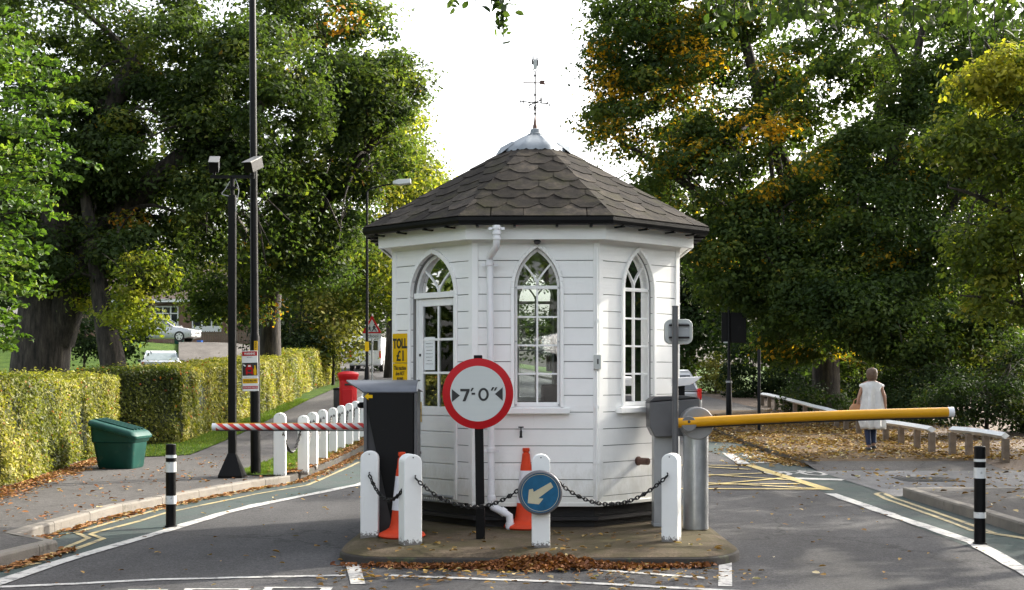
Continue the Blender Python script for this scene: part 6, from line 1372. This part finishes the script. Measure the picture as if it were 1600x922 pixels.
# trees behind the viewer (seen mirrored in the glass)
for x_, y_, wd in ((-7, -24, 'first'), (0, -26, 'second'), (6.5, -24, 'third'), (13, -25, 'fourth'), (-15, -14, 'fifth'), (-17, -4, 'sixth'), (-16.5, 5, 'seventh'), (-11.5, 10.5, 'tenth'), (-12, 16, 'eleventh'), (17, -12, 'eighth'), (19, -3, 'ninth')):
    tree('garden_tree', f'{wd} of the trees ringing the viewer outside the picture, mirrored in the booth windows', [([(x_, y_, h(x_, y_)-.1), (x_, y_, 4), (x_, y_, 6)], [.2, .16, .06])], [(x_, y_, 4.9, 3.6, 1.6, 2.6, 70)] if y_ < -20 else [(x_, y_, 4.6, 2.4, 3.6, 3.6, 110)], 'leaf_lime' if y_ < -20 else 'leaf_oak', per=60, rad=1.2, size=.24, tint=(.4, .2), limbs=8, group='trees behind the viewer', filt=False)

# left foreground lime: horizontal sprays of large sunlit leaves
b0 = Vector((-9.4, 17.2, .1)); t = thing('lime_tree', 'near lime tree reaching in from the left with bright sunlit leaf sprays', 'tree', b0, 0, 'trees')
mb = MB(Matrix.Translation(-b0)); trunk_ = [(-9.4, 17.2, 0), (-9.35, 17.2, 3), (-9.2, 17.1, 6), (-9.1, 17, 8)]; mb.tube(smoothpts(trunk_), interp([.22, .19, .14, .05], 13), 12)
PP, TT, NN = [], [], []
sprays = []
for py, tip in ((45, 40), (75, 55), (100, 95), (125, 120), (150, 90), (172, 145), (195, 110), (215, 95), (235, 118), (262, 158), (280, 125), (300, 100), (318, 90), (340, 108), (365, 70), (390, 85), (415, 60), (436, 82), (455, 88), (480, 40), (505, 28), (530, 50), (545, 25), (20, 18)):
    for k in range(3):
        Y_ = random.uniform(15.2, 17.6) if k else 15.6; tp = tip*random.uniform(.45, 1) if k else tip
        sprays.append((tp, py+random.uniform(-10, 10)*k, Y_))
for tp, py, Y_ in sprays:
    e = Vector((xt(tp, Y_), Y_, zt(py, Y_))); L = random.uniform(1.3, 2.2); s0 = Vector((e.x-L, e.y+random.uniform(.2, .9), e.z+random.uniform(-.05, .35)))
    pts = smoothpts([s0, s0.lerp(e, .5)+Vector((0, 0, .10)), e], 6); mb.tube(pts, interp([.012, .007, .003], len(pts)), 5); j = Vector((-9.25, 17.1, min(7, s0.z+.2))); mb.tube([j, j.lerp(s0, .5)+Vector((0, 0, .15)), s0], [.04, .025, .012], 6)
    n = int(L*62); u = rng.random(n)**.8
    A = np.array(s0); B = np.array(e); mid = A+(B-A)*u[:, None]; mid[:, 2] += .10*4*u*(1-u)*.9
    sd = rng.normal(0, .11, (n, 3))*np.array([.7, 1.2, .55])*(1.25-u)[:, None]; PP.append(mid+sd); TT.append(rng.normal(.5, .22, n))
mb.build('trunk', 'bark', t, smooth=True)
P3 = np.concatenate(PP); leafmesh('crown', P3-np.array(b0), .075, np.concatenate(TT)-.08+.25*np.sin(P3[:, 2]*5)*np.sin(P3[:, 0]*4), 'leaf_lime', up=.5, shape=6, parent=t)
# overhanging oak: twigs over the road at the top of the frame
b0 = Vector((8.2, 8.2, .1)); t = thing('oak_tree', 'oak rooted outside the view whose twigs hang into the top of the picture', 'tree', b0, 0, 'trees'); mb = MB(Matrix.Translation(-b0)); mb.tube(smoothpts([(8.2, 8.2, 0), (8.1, 8.3, 3), (7.8, 8.8, 5.2), (7.2, 9.5, 7)], 5), interp([.34, .28, .22, .1], 16), 12)
limb = smoothpts([(7.8, 8.8, 5.2), (5.4, 10.5, 5.9), (3.0, 11.8, 5.9), (.6, 12.2, 5.6), (-.35, 12.3, 5.35)], 5); mb.tube(limb, interp([.15, .10, .06, .03, .01], len(limb)), 8)
PP, TT = [], []
def twig(s0, e, n, sp=.06):
    s0 = Vector(s0); e = Vector(e); mb.tube([s0, s0.lerp(e, .5)+Vector((.03, 0, .02)), e], [.010, .007, .003], 5); u = rng.random(n)
    A = np.array(s0); B = np.array(e); PP.append(A+(B-A)*u[:, None]+rng.normal(0, sp, (n, 3))); TT.append(rng.normal(.45, .2, n))
Y_ = 12.2
twig((xt(785, Y_), Y_, 5.5), (xt(772, Y_), Y_, zt(12, Y_)), 40); twig((xt(776, Y_), Y_, zt(-20, Y_)), (xt(787, Y_), Y_, zt(58, Y_)), 46, .035); twig((xt(795, Y_), Y_, 5.5), (xt(800, Y_), Y_, zt(8, Y_)), 26); twig((xt(740, Y_), Y_, 5.4), (xt(702, Y_), Y_, zt(12, Y_)), 36, .05); twig((xt(800, Y_), Y_, 5.35), (xt(735, Y_), Y_, zt(-4, Y_)), 30); twig((xt(640, Y_), Y_, 5.35), (xt(626, Y_), Y_, zt(-4, Y_)), 20)
for px in range(1120, 1610, 14):
    Y_ = random.uniform(9.5, 12); dep = 18+42*abs(math.sin(px*.021+.6))*random.uniform(.5, 1)
    twig((xt(px-15, Y_), Y_, zt(-90, Y_)), (xt(px, Y_), Y_, zt(dep, Y_)), 58, .075)
mb.build('trunk', 'bark', t, smooth=True); P3 = np.concatenate(PP); leafmesh('crown', P3-np.array(b0), .075, np.concatenate(TT)-.25, BB, up=.1, shape=6, parent=t)

# ------------------------------------------------------------------ grass blades and fallen leaves
def hv(P): return np.array([h(x, y) for x, y in P])
def blades(name, regs, size, lab):
    P = []
    for (xl, xr, y0, y1, n, dz) in regs:
        y = rng.uniform(y0, y1, n); x = np.array([xl(q) for q in y]); x2 = np.array([xr(q) for q in y]); x = x+(x2-x)*rng.random(n); P.append(np.stack([x, y, hv(zip(x, y))+dz], 1))
    P = np.concatenate(P); n = len(P); a = rng.uniform(0, 2*np.pi, n); L = size*rng.uniform(.5, 1.3, n); d = np.stack([np.cos(a), np.sin(a), 0*a], 1)*.006; tip = rng.normal(0, .4, (n, 3))*L[:, None]; tip[:, 2] = L
    V = np.stack([P-d, P+d, P+tip], 1).reshape(-1, 3).astype(np.float32); me = bpy.data.meshes.new(name); me.vertices.add(3*n); me.vertices.foreach_set('co', V.ravel()); me.loops.add(3*n); me.loops.foreach_set('vertex_index', np.arange(3*n, dtype=np.int32)); me.polygons.add(n); me.polygons.foreach_set('loop_start', np.arange(n, dtype=np.int32)*3)
    at_ = me.attributes.new('tint', 'FLOAT', 'FACE'); at_.data.foreach_set('value', np.clip(rng.normal(.5, .25, n), 0, 1).astype(np.float32)); me.materials.append(M['grassb']); me.update(calc_edges=True); o = bpy.data.objects.new(name, me); COL.objects.link(o); tag(o, lab, 'grass', None, 'stuff')
blades('grass', [(lambda y: KL(y)-.13+PR(y), lambda y: KL(y)-.15, 19.5, 34, 26000, K), (lambda y: HX(y), PL, 23.2, 45, 26000, K)], .05, 'short grass on the verges beside the left pavement')
def litter(name, pts, size, m, tint, lab, lift=.012, tilt=False):
    P = np.concatenate(pts); n = len(P); o = leafmesh(name, P+np.array([0, 0, lift]), size, rng.normal(tint[0], tint[1], n), m, shape=6, flat=not tilt, up=.8); tag(o, lab, 'fallen leaves', None, 'stuff')
def scat(n, xf, yf, dz, pile=0, patch=False):
    if patch:
        P = scat(n*2, xf, yf, dz, pile); q = np.sin(P[:, 0]*2.3+P[:, 1]*.9)+np.sin(P[:, 1]*2.1-P[:, 0]*1.3+1)+np.sin(P[:, 0]*5+P[:, 1]*3.3)*.6; return P[rng.random(len(P)) < np.clip(.45+.35*q, .08, 1)][:n]
    y = yf(n); x = xf(y, n); z = hv(zip(x, y))+dz+pile*rng.random(n)**2; return np.stack([x, y, z], 1)
U = lambda a, b: (lambda n: rng.uniform(a, b, n))
vKL = np.vectorize(KL); vKR = np.vectorize(KR); vHX = np.vectorize(HX)
# brown pile along the front of the island
n = 3400; u = np.clip(rng.normal(.55, .22, n), 0, 1); x = -1.35+u*2.9+rng.normal(0, .05, n); d = np.abs(rng.normal(-.02, .085, n)); ch_ = np.exp(-((x-.28)/.40)**2); d = d*(.8+.9*ch_*rng.random(n)); pile = (.02+.09*ch_)*rng.random(n)*np.exp(-d*5)
litter('fallen_leaves', [np.stack([x, 11.125-.05*np.sin(np.pi*np.clip(u, 0, 1))-d*1.15, .005+pile], 1)], .040, 'litter_brown', (.36, .22), 'heap of russet fallen leaves against the front kerb of the island', .008, True)
litter('fallen_leaves', [scat(260, lambda y, n: rng.uniform(-1.5, 2.0, n), lambda n: 10.85-np.abs(rng.normal(0, .45, n)), .008), scat(420, lambda y, n: rng.uniform(-3.8, 4.2, n), U(9.6, 24), .008), scat(120, lambda y, n: rng.uniform(-1.3, 1.8, n), U(11.1, 12.6), K)], .05, 'litter_gold', (.5, .25), 'scattered pale fallen leaves on the road and island')
litter('fallen_leaves', [scat(1500, lambda y, n: vKL(y)+np.abs(rng.normal(0, .10, n))+.01, U(12.1, 26), .008), scat(420, lambda y, n: vKL(y)+np.abs(rng.normal(0, .07, n))+.01, U(10, 12.2), .008), scat(2600, lambda y, n: vHX(y)+.10+np.abs(rng.normal(0, .22, n)), U(13, 24), K), scat(500, lambda y, n: vKL(y)-np.abs(rng.uniform(0, 2.6, n)), U(10, 24), K), scat(1500, lambda y, n: vKL(y)+.05-np.abs(rng.normal(0, .2, n)), U(19.6, 30), K+.02)], .055, 'litter_brown', (.62, .22), 'brown fallen leaves in the left gutter and under the hedge')
litter('fallen_leaves', [scat(5000, lambda y, n: vKR(y)+.1+rng.uniform(0, 1, n)**.8*3.6, lambda n: 23.0+rng.random(n)**1.0*14, K, patch=True), scat(2500, lambda y, n: vKR(y)+.1+rng.uniform(0, 1, n)*4.5, lambda n: 22.9+rng.random(n)*16, K), scat(2600, lambda y, n: vKR(y)-np.abs(rng.normal(0, .45, n)), lambda n: 22.6+rng.random(n)*14, .008, patch=True), scat(700, lambda y, n: vKR(y)+rng.normal(.05, .09, n), lambda n: 22.7+rng.random(n)*12, .095), scat(3500, lambda y, n: 7.6+rng.random(n)*3.5, U(22.5, 42), K+.01), scat(420, lambda y, n: 5+rng.uniform(0, 6, n), U(17.5, 22), .04), scat(160, lambda y, n: 5.2+rng.uniform(0, 4, n), U(13, 17), K)], .07, 'litter_gold', (.5, .27), 'golden fallen leaves carpeting the right pavement under the lime')
